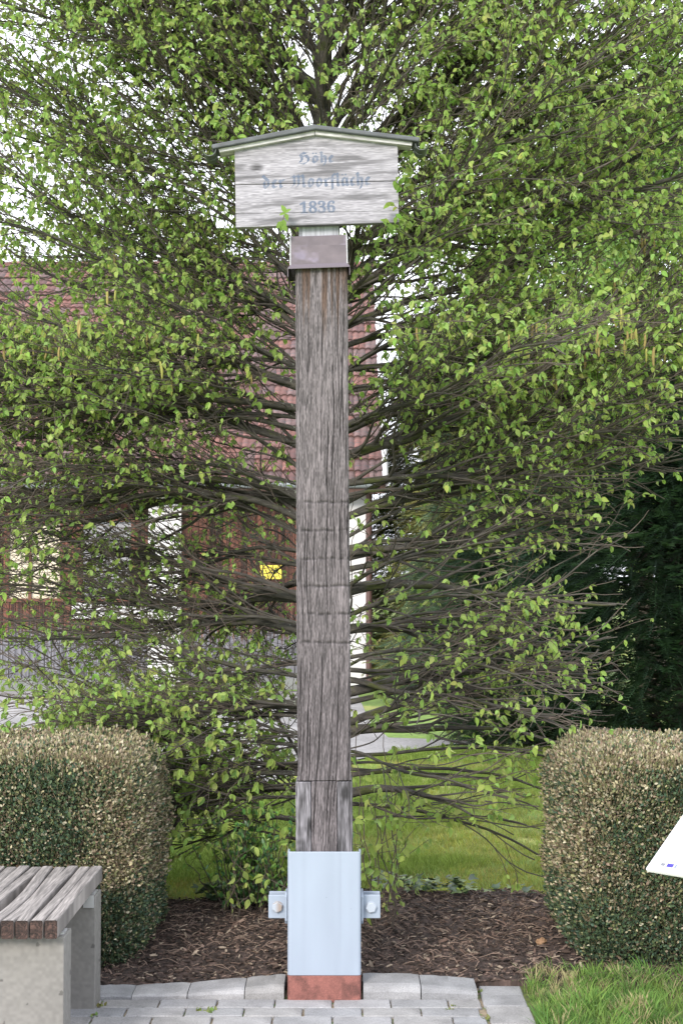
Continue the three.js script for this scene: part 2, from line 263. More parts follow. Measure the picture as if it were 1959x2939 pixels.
  const put = (g) => g.translate(-bot.x, -0.42, 0);
  mesh('beam', put(timber(L0 + 0.003, R0 - 0.001, joint, 2.68, ZB, ZF - 0.001, 420)), woodMat, shaft);
  mesh('tongue', put(timber(iL + 0.0016, iR - 0.001, 0.43, joint - 0.0005, ZB, ZF - 0.001, 80, 0.002)), woodMat, shaft);
  for (const [a, b, s] of [[L0 - 0.003, iL, 0], [iR, R0 + 0.003, 1]]) {
    const g = new RoundedBoxGeometry(b - a, joint - 0.002 - 0.43, 0.165, 3, 0.004); g.translate((a + b) / 2, (joint - 0.002 + 0.43) / 2, ZF - 0.0825 + 0.001);
    const p = g.attributes.position, u = g.attributes.uv; for (let i = 0; i < p.count; i++) u.setXY(i, (p.getX(i) - a + (p.getZ(i) - ZF) * 0.7) / (b - a), (p.getY(i) - 0.43) / (joint - 0.43));
    mesh('inlay', put(g), inlayMats[s], shaft);
  }
  // steel sleeve: two bolted halves, red primer at the foot
  const steelMap = tex(512, 512, (u, v, o) => { const n = fbm(u * 7, v * 3, 4, 301), st = noise(u * 60, v * 3, 303), sp = noise(u * 150, v * 150, 305) > 0.975 && noise(u * 6, v * 6, 307) > 0.58 ? 0.2 : 0; const k = 0.93 + (n - 0.5) * 0.07 + (st - 0.5) * 0.025 - sp; o[0] = k * 0.915; o[1] = k * 0.955; o[2] = k; });
  const steel = new THREE.MeshPhysicalMaterial({ color: RGB(0.405, 0.435, 0.48), roughness: 0.45, map: steelMap, bumpMap: fineBump, bumpScale: 0.0002, side: THREE.DoubleSide });
  const red = std(0xffffff, 0.8, { map: tex(256, 128, (u, v, o) => { const n = fbm(u * 14, v * 5, 4, 311), f = noise(u * 120, v * 50, 313), d = smooth(0.45, 0.7, fbm(u * 5, v * 3, 3, 317)); const k = 0.95 + (n - 0.5) * 0.25 + (f - 0.5) * 0.2 - d * 0.2; o[0] = k * 0.535; o[1] = k * 0.345; o[2] = k * 0.315; }) });
  const S0 = onZ(824.5, 2700, 0).x, S1 = onZ(1035.5, 2700, 0).x, ST = onZ(930, 2445, 0).y, SP = onZ(930, 2800, 0).y;
  const sleeve = new THREE.Group(); sleeve.name = 'steel_sleeve'; post.add(sleeve);
  function channel(zf, zb, y0, y1, rr) {  // a U of plate, open to the back
    const w = 0.008, s = new THREE.Shape(), x0 = S0, x1 = S1;
    s.moveTo(x0, -zb); s.lineTo(x0, -zf + rr); s.absarc(x0 + rr, -zf + rr, rr, Math.PI, Math.PI * 1.5, false); s.lineTo(x1 - rr, -zf); s.absarc(x1 - rr, -zf + rr, rr, -Math.PI / 2, 0, false); s.lineTo(x1, -zb);
    s.lineTo(x1 - w, -zb); s.lineTo(x1 - w, -zf + w); s.lineTo(x0 + w, -zf + w); s.lineTo(x0 + w, -zb); s.closePath();
    const g = new THREE.ExtrudeGeometry(s, { depth: y1 - y0 - 0.004, bevelEnabled: true, bevelThickness: 0.002, bevelSize: 0.002, bevelOffset: -0.002, bevelSegments: 2, curveSegments: 8 });
    g.rotateX(-Math.PI / 2); g.scale(1, 1, 1); g.translate(0, y0 + 0.002, 0); return boxUV(g);
  }
  const ch = channel(0, -0.062, SP, ST, 0.012); { const p = ch.attributes.position; let mz = 0; for (let i = 0; i < p.count; i++) mz = Math.max(mz, p.getZ(i)); }
  mesh('front_channel', ch, steel, sleeve);
  const back = channel(0, -0.09, -0.05, ST - 0.06, 0.012); back.scale(1, 1, -1); back.translate(0, 0, -0.21); { const ix = back.index; if (!ix) { const p = back.attributes; for (const n of ['position', 'normal', 'uv']) { const a = p[n], s = a.itemSize; for (let i = 0; i < a.count; i += 3) for (let k = 0; k < s; k++) { const t = a.array[(i + 1) * s + k]; a.array[(i + 1) * s + k] = a.array[(i + 2) * s + k]; a.array[(i + 2) * s + k] = t; } } } }
  mesh('back_channel', back, steel, sleeve);
  { const pf = channel(-0.0006, -0.062, -0.05, SP - 0.0005, 0.012), u = pf.attributes.uv; for (let i = 0; i < u.count; i++) u.setXY(i, u.getX(i) * 4, u.getY(i) * 8); mesh('primer_foot', pf, red, sleeve); }
  for (const s of [-1, 1]) {
    const xi = s < 0 ? S0 : S1, pa = s < 0 ? 770 : 1040, pb = s < 0 ? 824 : 1091, y0 = onZ(800, 2636, -0.06).y, y1 = onZ(800, 2568.5, -0.06).y, a = onZ(pa, 2600, -0.06).x, b2 = onZ(pb, 2600, -0.06).x;
    const x0 = s < 0 ? a : xi - 0.004, x1 = s < 0 ? xi + 0.004 : b2;
    const fl = mesh('flange', box(x0, x1, y0, y1, -0.072, -0.06, 0.003), steel, sleeve);
    mesh('counter_flange', box(x0, x1, y0, y1, -0.128, -0.116, 0.003), steel, sleeve);
    const yc = (y0 + y1) / 2;
    // weld pad with cut corners against the side of the sleeve
    const pad = new THREE.Shape(); const hh = (y1 - y0) / 2 + 0.012, dz = 0.038; pad.moveTo(-dz, -hh + 0.012); pad.lineTo(-dz + 0.012, -hh); pad.lineTo(dz, -hh); pad.lineTo(dz, hh); pad.lineTo(-dz + 0.012, hh); pad.lineTo(-dz, hh - 0.012); pad.closePath();
    const pg = new THREE.ExtrudeGeometry(pad, { depth: 0.005, bevelEnabled: true, bevelThickness: 0.0015, bevelSize: 0.0015, bevelSegments: 1 }); pg.rotateY(Math.PI / 2); pg.translate(xi + (s < 0 ? -0.0085 : 0.002), yc, -0.066); mesh('weld_pad', boxUV(pg), steel, sleeve);
    const bc = onZ(s < 0 ? 795.5 : 1064.5, s < 0 ? 2604 : 2605, -0.05), bolt = new Buf();
    const hex = new THREE.Shape(); for (let k = 0; k < 6; k++) { const q = k * Math.PI / 3 + (s < 0 ? 0.42 : 0.15); k ? hex.lineTo(Math.cos(q) * 0.0195, Math.sin(q) * 0.0195) : hex.moveTo(Math.cos(q) * 0.0195, Math.sin(q) * 0.0195); } hex.closePath();
    const bg = new THREE.ExtrudeGeometry(hex, { depth: 0.009, bevelEnabled: true, bevelThickness: 0.0025, bevelSize: 0.0025, bevelOffset: -0.0025, bevelSegments: 2 }); const ws = new THREE.CylinderGeometry(0.0205, 0.0205, 0.003, 20); ws.rotateX(Math.PI / 2); ws.translate(0, 0, -0.001);
    const sh = new THREE.CylinderGeometry(0.009, 0.009, 0.1, 12); sh.rotateX(Math.PI / 2); sh.translate(0, 0, -0.05);
    const all = mergeGeometries([bg, ws.toNonIndexed(), sh.toNonIndexed()].map((g) => { g.deleteAttribute('uv'); return g; })); boxUV(all); all.translate(bc.x, bc.y, -0.0575);
    mesh('bolt', all, std(0xffffff, 0.55, { map: tex(64, 64, (u, v, o) => { const r = smooth(0.62, 0.72, fbm(u * 6, v * 6, 3, 321 + s)); o[0] = lerp(0.62, 0.56, r); o[1] = lerp(0.655, 0.51, r); o[2] = lerp(0.70, 0.48, r); }) }), sleeve);
  }
  // brown metal cap with a drip skirt, and the neck under the board
  const ZC = ZF + 0.012;
  const capMap = tex(256, 128, (u, v, o) => { const n = fbm(u * 5, v * 3, 4, 331), p = smooth(0.6, 0.85, fbm(u * 4 + 5, v * 3, 3, 335)); o[0] = 0.365 + (n - 0.5) * 0.1 + p * 0.1; o[1] = 0.33 + (n - 0.5) * 0.09 + p * 0.1; o[2] = 0.36 + (n - 0.5) * 0.09 + p * 0.14; });
  const capMat = std(0xffffff, 0.45, { map: capMap, metalness: 0.0 }), edgeMat = std(RGB(0.5, 0.5, 0.54), 0.5);
  const cap = new THREE.Group(); cap.name = 'cap'; post.add(cap);
  const P = (x, y, z = ZC) => onZ(x, y, z);
  const cA = P(833, 763), cB = P(996, 757), cC = P(994, 673), cD = P(833, 678.5);
  { const g = poly([cA, cB, cC, cD], ZC - 0.20, ZC, 0.003); boxUV(g); const u = g.attributes.uv; for (let i = 0; i < u.count; i++) u.setXY(i, (u.getX(i) + 0.2) / 0.22, (u.getY(i) - 2.6) / 0.12); mesh('cap_box', g, capMat, cap); }
  { // folded skirt: a sloping lip all round, turned down at the sides
    const b = new Buf(), o = 0.009, dn = 0.009; const ft = [[cA.x, cA.y], [cB.x, cB.y]];
    const q = [[cA.x, cA.y + 0.004, ZC + 0.001], [cB.x, cB.y + 0.004, ZC + 0.001], [cB.x, cB.y + 0.004, ZC - 0.201], [cA.x, cA.y + 0.004, ZC - 0.201]], w = [[cA.x - o, cA.y - dn, ZC + o], [cB.x + o, cB.y - dn, ZC + o], [cB.x + o, cB.y - dn, ZC - 0.2 - o], [cA.x - o, cA.y - dn, ZC - 0.2 - o]];
    for (let k = 0; k < 4; k++) { const k2 = (k + 1) % 4; const i = [q[k], q[k2], w[k2], w[k]].map((p) => b.vert(...p)); b.i.push(i[0], i[2], i[1], i[0], i[3], i[2]); const d = w.map((p) => [p[0], p[1] - 0.004, p[2]]); const j = [w[k], w[k2], d[k2], d[k]].map((p) => b.vert(...p)); b.i.push(j[0], j[2], j[1], j[0], j[3], j[2]); }
    mesh('drip_skirt', b.geo(), capMat, cap);
    for (const s of [0, 1]) { const x = s ? cB.x + o : cA.x - o, y = (s ? cB.y : cA.y) - dn - 0.004; mesh('skirt_flap', box(x - 0.0012, x + 0.0012, y - 0.028, y + 0.004, ZC - 0.2 - o, ZC + o - 0.004), capMat, cap); }
    for (const [a, c] of [[cA, cD], [cB, cC]]) { const e = new Buf(); tube(e, [V(a.x, a.y, ZC + 0.0005), V(c.x, c.y, ZC + 0.0005)], [0.0022, 0.0022], 6); mesh('edge_fold', e.geo(true), edgeMat, cap); }
  }
  // sign board
  const ZS = ZF + 0.006, Q = (x, y) => onZ(x, y, ZS);
  const bl = Q(677, 652.6), br = Q(1144, 638), ax = br.clone().sub(bl).normalize(), ay = V(-ax.y, ax.x, 0), W = 0.62, H = 0.36;
  const TW = 1536, TH = 892;
  const cv = document.createElement('canvas'); cv.width = TW; cv.height = TH; const cx = cv.getContext('2d'); cx.fillStyle = '#000'; cx.fillRect(0, 0, TW, TH); cx.fillStyle = '#fff'; cx.strokeStyle = '#fff';
  const tp = (px, py) => { const p = Q(px, py).sub(bl); return [p.dot(ax) / W * TW + 8, TH - p.dot(ay) / H * TH - 6]; };   // photograph pixel -> board texture
  const G = {
    o: [0.8, [[.2, .8], [.2, .22], [.38, .05]], [[.28, .97], [.58, .8], [.58, .3], [.4, .05]]], e: [0.7, [[.2, .8], [.2, .22], [.36, .05]], [[.28, .95], [.5, .8]], 'h', [[.52, .74], [.24, .5]], 'h', [[.36, .05], [.62, .24]]],
    c: [0.62, [[.2, .8], [.2, .22], [.36, .05]], [[.3, .95], [.46, .84]], 'h', [[.36, .05], [.58, .22]], 'h', [[.2, .8], [.3, .95]]], r: [0.64, [[.1, .9], [.22, .8], [.22, .18], [.34, .06]], [[.42, .96], [.56, .84]], 'h', [[.24, .72], [.42, .94]]],
    d: [0.84, [[.2, .76], [.2, .22], [.38, .05]], [[.06, 1.5], [.22, 1.3], [.58, .88], [.58, .3], [.4, .05]], 'h', [[.2, .8], [.4, .98]]], h: [0.82, [[.12, 1.5], [.22, 1.36], [.22, .18], [.32, .07]], [[.38, .95], [.6, .8], [.6, .12], [.44, -.32]], 'h', [[.24, .75], [.4, .95]]],
    l: [0.48, [[.12, 1.5], [.22, 1.36], [.22, .18], [.36, .05]]], f: [0.52, [[.22, 1.2], [.22, .1], [.2, -.36]], [[.22, 1.2], [.32, 1.44], [.5, 1.34]], 'b', [[.02, .9], [.5, .9]]],
    a: [0.86, [[.2, .8], [.2, .22], [.34, .06]], [[.26, .97], [.44, .87]], [[.62, .94], [.62, .2], [.76, .06]], 'h', [[.36, .06], [.6, .3]], 'h', [[.44, .9], [.6, .9]]],
    M: [1.6, [[.08, 1.2], [.28, 1.42], [.38, 1.2], [.38, .38], [.16, .1]], [[.48, 1.3], [.72, 1.42], [.8, 1.2], [.8, .32], [.6, .08]], [[.92, 1.3], [1.16, 1.42], [1.26, 1.16], [1.26, .2], [1.42, .05]], 'h', [[.38, 1.1], [.62, 1.38]], 'h', [[.8, 1.1], [1.04, 1.38]]],
    H: [1.32, [[.72, 1.36], [.46, 1.5], [.24, 1.22], [.4, .84], [.38, .38], [.12, .12]], [[.46, 1.26], [.84, 1.4]], [[.42, .92], [.8, 1.08], [1.04, .72], [1.02, .3], [.78, .02], [.5, -.14]], 'h', [[.12, .2], [.4, .3]], 'h', [[.2, -.05], [.78, .06]], 'b', [[.16, .18], [.32, .34]]], ' ': [0.55],
  };
  G['ö'] = [G.o[0], ...G.o.slice(1), 'dots']; G['ä'] = [G.a[0], ...G.a.slice(1), 'dots'];
  const NIB = 0.15, nc = Math.cos(0.72) * NIB, ns = Math.sin(0.72) * NIB;
  function glyphs(text, x0, x1, yb, xh) {   // broad-nib lettering between two photograph pixels
    let w = 0; for (const c of text) w += G[c][0];
    const [ax0, ay0] = tp(x0, yb), [ax1] = tp(x1, yb), s = (ax1 - ax0) / w, ys = xh; let x = ax0;
    const T = ([a, b]) => [x + a * s, ay0 - b * ys];
    for (const c of text) {
      let mode = 's'; const [gw, ...st] = G[c];
      for (const k of st) {
        if (k === 'dots') { for (const dx of [gw * 0.3, gw * 0.66]) { const [a, b] = T([dx - 0.05, 1.34]); cx.beginPath(); cx.moveTo(a - 0.12 * s, b); cx.lineTo(a, b - 0.14 * ys); cx.lineTo(a + 0.12 * s, b); cx.lineTo(a, b + 0.14 * ys); cx.fill(); } continue; }
        if (typeof k === 'string') { mode = k; continue; }
        if (mode !== 's') { cx.lineWidth = mode === 'h' ? s * 0.07 : s * 0.13; cx.beginPath(); k.forEach((p, i) => (i ? cx.lineTo(...T(p)) : cx.moveTo(...T(p)))); cx.stroke(); mode = 's'; continue; }
        for (let i = 0; i + 1 < k.length; i++) { const p = k[i], q = k[i + 1]; cx.beginPath(); cx.moveTo(...T([p[0] - nc, p[1] - ns])); cx.lineTo(...T([p[0] + nc, p[1] + ns])); cx.lineTo(...T([q[0] + nc, q[1] + ns])); cx.lineTo(...T([q[0] - nc, q[1] - ns])); cx.closePath(); cx.fill(); cx.lineWidth = s * 0.03; cx.stroke(); }
      }
      x += gw * s;
    }
  }
  const pxh = TH / H / 793;                 // texture rows for one photograph pixel
  glyphs('Höhe', 855, 961, 469, 21 * pxh);
  glyphs('der Moorfläche', 753, 1066, 541, 25 * pxh);
  { const [a, b] = tp(859, 612), [c] = tp(963, 612); cx.save(); cx.translate(a, b); cx.font = 'bold 100px serif'; const m = cx.measureText('1836').width; cx.scale((c - a) / m, 34 * pxh / 72); cx.fillText('1836', 0, 0); cx.lineWidth = 3; cx.strokeText('1836', 0, 0); cx.restore(); }
  const ink = cx.getImageData(0, 0, TW, TH).data;
  const signMap = tex(TW, TH, (u, v, o) => {
    const X = u * W, Y = v * H, wy = Y + 0.006 * (fbm(X * 7, Y * 12, 3, 351) - 0.5) + 0.007 * (fbm(X * 2.2, Y * 3, 2, 352) - 0.5);
    const a = noise(X * 26, wy * 480, 353), c = noise(X * 9, wy * 210, 354), d = noise(X * 70, wy * 620, 355), big = fbm(X * 5, wy * 22, 3, 356), st = smooth(0.53, 0.74, fbm(X * 5.5 + 2, wy * 48, 4, 357));
    let k = 0.60 + (a - 0.5) * 0.11 + (c - 0.5) * 0.07 + (d - 0.5) * 0.15 + (big - 0.5) * 0.08 - st * 0.25 * (0.05 + 0.8 * a + 0.8 * (d - 0.2));
    const kn = smooth(0.018, 0.004, Math.hypot((X - 0.085) * 0.5, Y - 0.222)) * 0.3 * (0.4 + c); k -= kn;
    const i = Math.min(TW - 1, Math.floor(u * TW)), j = Math.min(TH - 1, Math.floor((1 - v) * TH)), t = ink[(j * TW + i) * 4] / 255 * clamp(0.60 + 0.5 * (a - 0.5) + 0.5 * (fbm(X * 26, Y * 40, 3, 359) - 0.4), 0.2, 0.92);
    o[0] = lerp(k * 0.96, 0.315, t); o[1] = lerp(k * 0.945, 0.365, t); o[2] = lerp(k * 1.0, 0.455, t);
  }, true, false);
  const signMat = std(0xffffff, 0.85, { map: signMap, bumpMap: fineBump, bumpScale: 0.0006 });
  const signUV = (g) => { const p = g.attributes.position, u = g.attributes.uv, q = V(); for (let i = 0; i < p.count; i++) { q.set(p.getX(i), p.getY(i), bl.z).sub(bl); u.setXY(i, clamp(q.dot(ax) / W + 8 / TW, 0.002, 0.998), clamp(q.dot(ay) / H + 6 / TH, 0.002, 0.998)); } return g; };
  const board = new THREE.Group(); board.name = 'sign_board'; post.add(board);
  const gap = 0.9;
  for (const o of [[[677, 652.6], [1144, 638], [1143.5, 605.5], [676.5, 613.3]], [[676.3, 612.6], [1143.4, 604.8], [1142, 519 + gap], [675.2, 530.5 + gap]], [[675, 530.5 - gap], [1141.9, 519 - gap], [1140.5, 417], [903, 385], [673, 433]]])
    mesh('plank', signUV(poly(o.map(([x, y]) => Q(x, y)), ZS - 0.03, ZS, 0.0012)), signMat, board);
  const backer = mesh('backing_board', boxUV(poly([[684, 645], [1136, 632], [1133, 428], [903, 398], [681, 443]].map(([x, y]) => Q(x, y)), ZS - 0.046, ZS - 0.0302)), std(RGB(0.2, 0.19, 0.18), 0.9), board);
  { const n0 = P(857, 684, ZS - 0.012), n1 = P(972, 646, ZS - 0.012); const g = box(n0.x, n1.x, n0.y - 0.02, n1.y + 0.02, ZS - 0.10, ZS - 0.032); mesh('neck', g, std(0xffffff, 0.85, { map: tex(128, 256, (u, v, o) => { const k = 0.66 + (noise(u * 6, v * 1.2, 361) - 0.5) * 0.2 + (noise(u * 24, v * 2, 362) - 0.5) * 0.16; o[0] = k * 0.94; o[1] = k * 0.96; o[2] = k; }) }), board);
    { const u = g.attributes.uv; for (let i = 0; i < u.count; i++) u.setXY(i, u.getX(i) * 7, u.getY(i) * 3); } }
  // roof
  const roof = new THREE.Group(); roof.name = 'sign_roof'; post.add(roof);
  const fasMat = std(0xffffff, 0.85, { map: tex(512, 64, (u, v, o) => { const k = 0.72 + (noise(u * 6, v * 9, 371) - 0.5) * 0.2 + (noise(u * 20, v * 26, 372) - 0.5) * 0.16; o[0] = k * 0.96; o[1] = k * 0.95; o[2] = k * 0.97; }) });
  const fu = (g) => { boxUV(g); const u = g.attributes.uv; for (let i = 0; i < u.count; i++) u.setXY(i, u.getX(i) * 2.5, u.getY(i) * 9); return g; };
  mesh('fascia', fu(poly([[631, 441], [902.4, 391], [902.4, 371], [626, 424.5]].map(([x, y]) => Q(x, y)), ZS - 0.05, ZS + 0.016, 0.002)), fasMat, roof);
  mesh('fascia', fu(poly([[903.6, 389.5], [1180, 422], [1184, 404.5], [903.6, 371]].map(([x, y]) => Q(x, y)), ZS - 0.05, ZS + 0.016, 0.002)), fasMat, roof);
  const slate = std(0xffffff, 0.55, { map: tex(512, 128, (u, v, o) => { const k = 0.315 + (fbm(u * 12, v * 4, 4, 381) - 0.5) * 0.13; o[0] = k * 0.95; o[1] = k * 1.0; o[2] = k * 1.06; }) });
  { const s = [[611, 427.5], [902.5, 371.8], [904.5, 371], [1200, 406.5], [1204, 400], [1203, 393.5], [905, 357.5], [903, 356.3], [900, 357], [609, 414], [606.5, 420]].map(([x, y]) => onZ(x, y, ZS + 0.03)); mesh('roof_sheet', fu(poly(s, ZS - 0.075, ZS + 0.032, 0.004)), slate, roof); }
  const gutMat = std(RGB(0.10, 0.115, 0.11), 0.5, { metalness: 0.3 });
  for (const [px, py, s] of [[603, 436, -1], [1208, 419, 1]]) {
    const c = onZ(px, py, ZS), b = new Buf(), r = 0.024, t = 0.0022, n = 12, zs = [ZS + 0.03, ZS - 0.075];
    const pr = []; for (let k = 0; k <= n; k++) { const a = Math.PI + k / n * Math.PI; pr.push([Math.cos(a) * r, Math.sin(a) * r]); } for (let k = n; k >= 0; k--) { const a = Math.PI + k / n * Math.PI; pr.push([Math.cos(a) * (r - t), Math.sin(a) * (r - t)]); }
    const sh = new THREE.Shape(pr.map(([x, y]) => new THREE.Vector2(x, y))), g = new THREE.ExtrudeGeometry(sh, { depth: 0.105, bevelEnabled: false }); g.translate(c.x, c.y, ZS - 0.075);
    const hook = new Buf(), hp = []; for (let k = 0; k <= 8; k++) { const a = (s < 0 ? 0 : Math.PI) + (s < 0 ? -1 : 1) * k / 8 * Math.PI * 0.55; hp.push(V(c.x + Math.cos(a) * (r + 0.002), c.y + Math.sin(a) * (r + 0.002), ZS - 0.02)); } hp.unshift(V(c.x - s * r * 1.02, c.y + 0.022, ZS - 0.02)); tube(hook, hp, hp.map(() => 0.003), 6);
    const gg = mesh('gutter', g, gutMat, roof); 
    mesh('gutter_hook', hook.geo(true), gutMat, roof);
  }
}
shade(post);
//@@NEXT
// ---------------------------------------------------------------- bench
{
  const bench = thing('bench', 'low bench of warped grey wooden slats on concrete slab legs', 'bench');
  const top = 0.45, zn = CZ - 4.47, zf = CZ - 5.3, xr = -0.872, pitch = 0.0444, sw = 0.0385, sh = 0.056;
  const slatMaps = [1, 2, 3].map((s) => tex(256, 512, (u, v, o) => { const a = noise(u * 44, v * 6, 500 + s), d = noise(u * 110, v * 20, 510 + s), b = fbm(u * 12, v * 5, 3, 520 + s); const k = 0.50 + (a - 0.5) * 0.17 + (d - 0.5) * 0.18 + (b - 0.5) * 0.12; o[0] = k * 1.0; o[1] = k * 0.965; o[2] = k * 0.945; }));
  const endMap = tex(128, 128, (u, v, o) => { const r = Math.hypot(u - 0.5, v + 0.4), q = noise(r * 40, 3, 531), n = fbm(u * 8, v * 8, 3, 533), f = noise(u * 60, v * 60, 535); const k = 0.20 + (q - 0.5) * 0.16 + (n - 0.5) * 0.3 + (f - 0.5) * 0.1; o[0] = k * 1.12; o[1] = k * 0.86; o[2] = k * 0.78; });
  const sm = slatMaps.map((m) => std(0xffffff, 0.85, { map: m })), em = std(0xffffff, 0.9, { map: endMap });
  const warp = [0, 0.003, -0.006, 0.012, 0.016, -0.014, -0.003, 0.004, 0.002, -0.004, 0.003, 0, 0.002, -0.002, 0.001, 0];
  for (let k = 0; k < 16; k++) {
    const x1 = xr - k * pitch, b = new Buf(), n = 20, w = warp[k] || 0, r = 0.005, prof = [];
    for (const [cx, cy, a0] of [[sw / 2 - r, sh / 2 - r, 0], [-sw / 2 + r, sh / 2 - r, 1], [-sw / 2 + r, -sh / 2 + r, 2], [sw / 2 - r, -sh / 2 + r, 3]]) for (let q = 0; q <= 2; q++) { const a = (a0 + q / 2) * Math.PI / 2; prof.push([cx + Math.cos(a) * r, cy + Math.sin(a) * r]); }
    const m = prof.length; let per = 0; const pu = prof.map((p, i) => { if (i) per += Math.hypot(p[0] - prof[i - 1][0], p[1] - prof[i - 1][1]); return per; });
    for (let j = 0; j <= n; j++) { const t = j / n, z = lerp(zn + 0.004 * Math.sin(k * 7), zf + 0.004 * Math.sin(k * 5), t), dx = w * Math.sin(t * Math.PI) + w * 0.3 * Math.sin(t * 6), dy = 0.0025 * Math.sin(k * 3.1 + t * 2.4); for (let i = 0; i <= m; i++) { const p = prof[i % m]; b.vert(x1 - sw / 2 + p[0] + dx, top - sh / 2 + p[1] + dy, z, (i === m ? per : pu[i]) * 5 + k * 0.31, t); } }
    for (let j = 0; j < n; j++) for (let i = 0; i < m; i++) { const a = j * (m + 1) + i, c = a + m + 1; b.i.push(a, c, a + 1, a + 1, c, c + 1); }
    const s = mesh('slat', b.geo(), sm[k % 3], bench);
    for (const j of [0, n]) { const e = new Buf(), o = j * (m + 1), id = []; let cx = 0, cy = 0, cz = 0; for (let i = 0; i < m; i++) { const q = (o + i) * 3; id.push([b.p[q], b.p[q + 1], b.p[q + 2]]); cx += b.p[q] / m; cy += b.p[q + 1] / m; cz = b.p[q + 2]; } const dz = j ? -0.0004 : 0.0004; const c = e.vert(cx, cy, cz + dz, 0.5, 0.5), vs = id.map((p) => e.vert(p[0], p[1], p[2] + dz, (p[0] - cx) / sw + 0.5 + k * 0.37, (p[1] - cy) / sh + 0.5)); for (let i = 0; i < m; i++) j ? e.i.push(c, vs[(i + 1) % m], vs[i]) : e.i.push(c, vs[i], vs[(i + 1) % m]); mesh('end_grain', e.geo(), em, s); }
  }
  const legMat = std(RGB(0.285, 0.277, 0.26), 0.85, { map: rep(tex(512, 512, (u, v, o) => { const n = fbm(u * 4, v * 4, 4, 541), f = noise(u * 150, v * 150, 543), h = noise(u * 46, v * 46, 545) > 0.9 && noise(u * 120, v * 120, 546) > 0.55 ? 0.2 : 0, l = smooth(0.56, 0.75, fbm(u * 5 + 3, v * 9, 4, 547)) * 0.14; const k = 0.86 + (n - 0.5) * 0.2 + (f - 0.5) * 0.09 - h + l; o[0] = k; o[1] = k; o[2] = k * 1.0; }), 0.6), bumpMap: fineBump, bumpScale: 0.0012 });
  for (const [z1, z0] of [[CZ - 4.52, CZ - 4.64], [CZ - 5.09, CZ - 5.21]]) mesh('leg', box(xr - 16 * pitch + 0.01, xr + 0.012, -0.006, top - sh - 0.007, z0, z1, 0.004), legMat, bench);
  const br = std(RGB(0.62, 0.63, 0.64), 0.4, { metalness: 0.6 });
  for (const z of [CZ - 4.58, CZ - 5.15]) { const g = box(xr - 16 * pitch + 0.012, xr + 0.004, top - sh - 0.0068, top - sh - 0.001, z - 0.03, z + 0.03); mesh('bracket', g, br, bench); }
  { const g = box(xr - 0.03, xr + 0.0075, top - sh - 0.045, top - sh - 0.002, CZ - 5.086, CZ - 5.083); mesh('bracket', g, br, bench); }
}
// ---------------------------------------------------------------- information panel
{
  const panel = thing('information_panel', 'white slanted information panel with small printed logos, in front of a boxwood hedge', 'sign');
  const a = 45 * Math.PI / 180, T = 57 * Math.PI / 180, o = onZ(1850, 2493, CZ - 3.7);
  const ex = V(Math.cos(a), 0, Math.sin(a)), ey = V(Math.sin(a) * Math.sin(T), Math.cos(T), -Math.cos(a) * Math.sin(T)), ez = V().crossVectors(ex, ey);
  const g = new THREE.Group(); g.name = 'board'; panel.add(g); g.matrixAutoUpdate = true; g.position.copy(o); g.quaternion.setFromRotationMatrix(new THREE.Matrix4().makeBasis(ex, ey, ez));
  const cv = document.createElement('canvas'); cv.width = 1024; cv.height = 720; const c = cv.getContext('2d'); c.fillStyle = '#fbfbfd'; c.fillRect(0, 0, 1024, 720);
  c.fillStyle = '#85888f'; c.fillRect(40, 684, 16, 13); c.fillStyle = '#4b43a8'; c.fillRect(62, 682, 23, 16); c.fillStyle = '#8d96ac'; c.fillRect(89, 682, 8, 16); c.fillStyle = '#3a3a36'; c.fillRect(126, 684, 9, 13); c.fillStyle = '#d2d4d8'; c.fillRect(150, 687, 34, 8);
  { const R = rng(561); c.fillStyle = '#a9aeb8'; for (let k = 0; k < 22; k++) { let x = 60; const y = 630 - k * 22; if (k % 7 === 6) continue; while (x < 900) { const w = 12 + R() * 40; c.fillRect(x, y, w, 5); x += w + 9; if (R() < 0.03) break; } } }
  const t = new THREE.CanvasTexture(cv); t.colorSpace = THREE.SRGBColorSpace;
  const bg = box(0, 0.84, 0, 0.59, -0.012, 0, 0.003); { const p = bg.attributes.position, u = bg.attributes.uv; for (let i = 0; i < p.count; i++) u.setXY(i, p.getX(i) / 0.84, p.getY(i) / 0.59); }
  mesh('panel_sheet', bg, std(RGB(0.72, 0.72, 0.74), 0.4, { map: t }), g);
  mesh('edge_rail', box(0.02, 0.82, 0.02, 0.05, -0.03, -0.0125), std(RGB(0.3, 0.3, 0.31), 0.5, { metalness: 0.5 }), g);
  for (const s of [0.30, 0.72]) { const p = o.clone().addScaledVector(ex, s).addScaledVector(ey, 0.36).addScaledVector(ez, -0.014); mesh('leg', box(p.x - 0.02, p.x + 0.02, -0.03, p.y - 0.005, p.z - 0.02, p.z + 0.02, 0.003), std(RGB(0.32, 0.33, 0.34), 0.5, { metalness: 0.5 }), panel); }
}
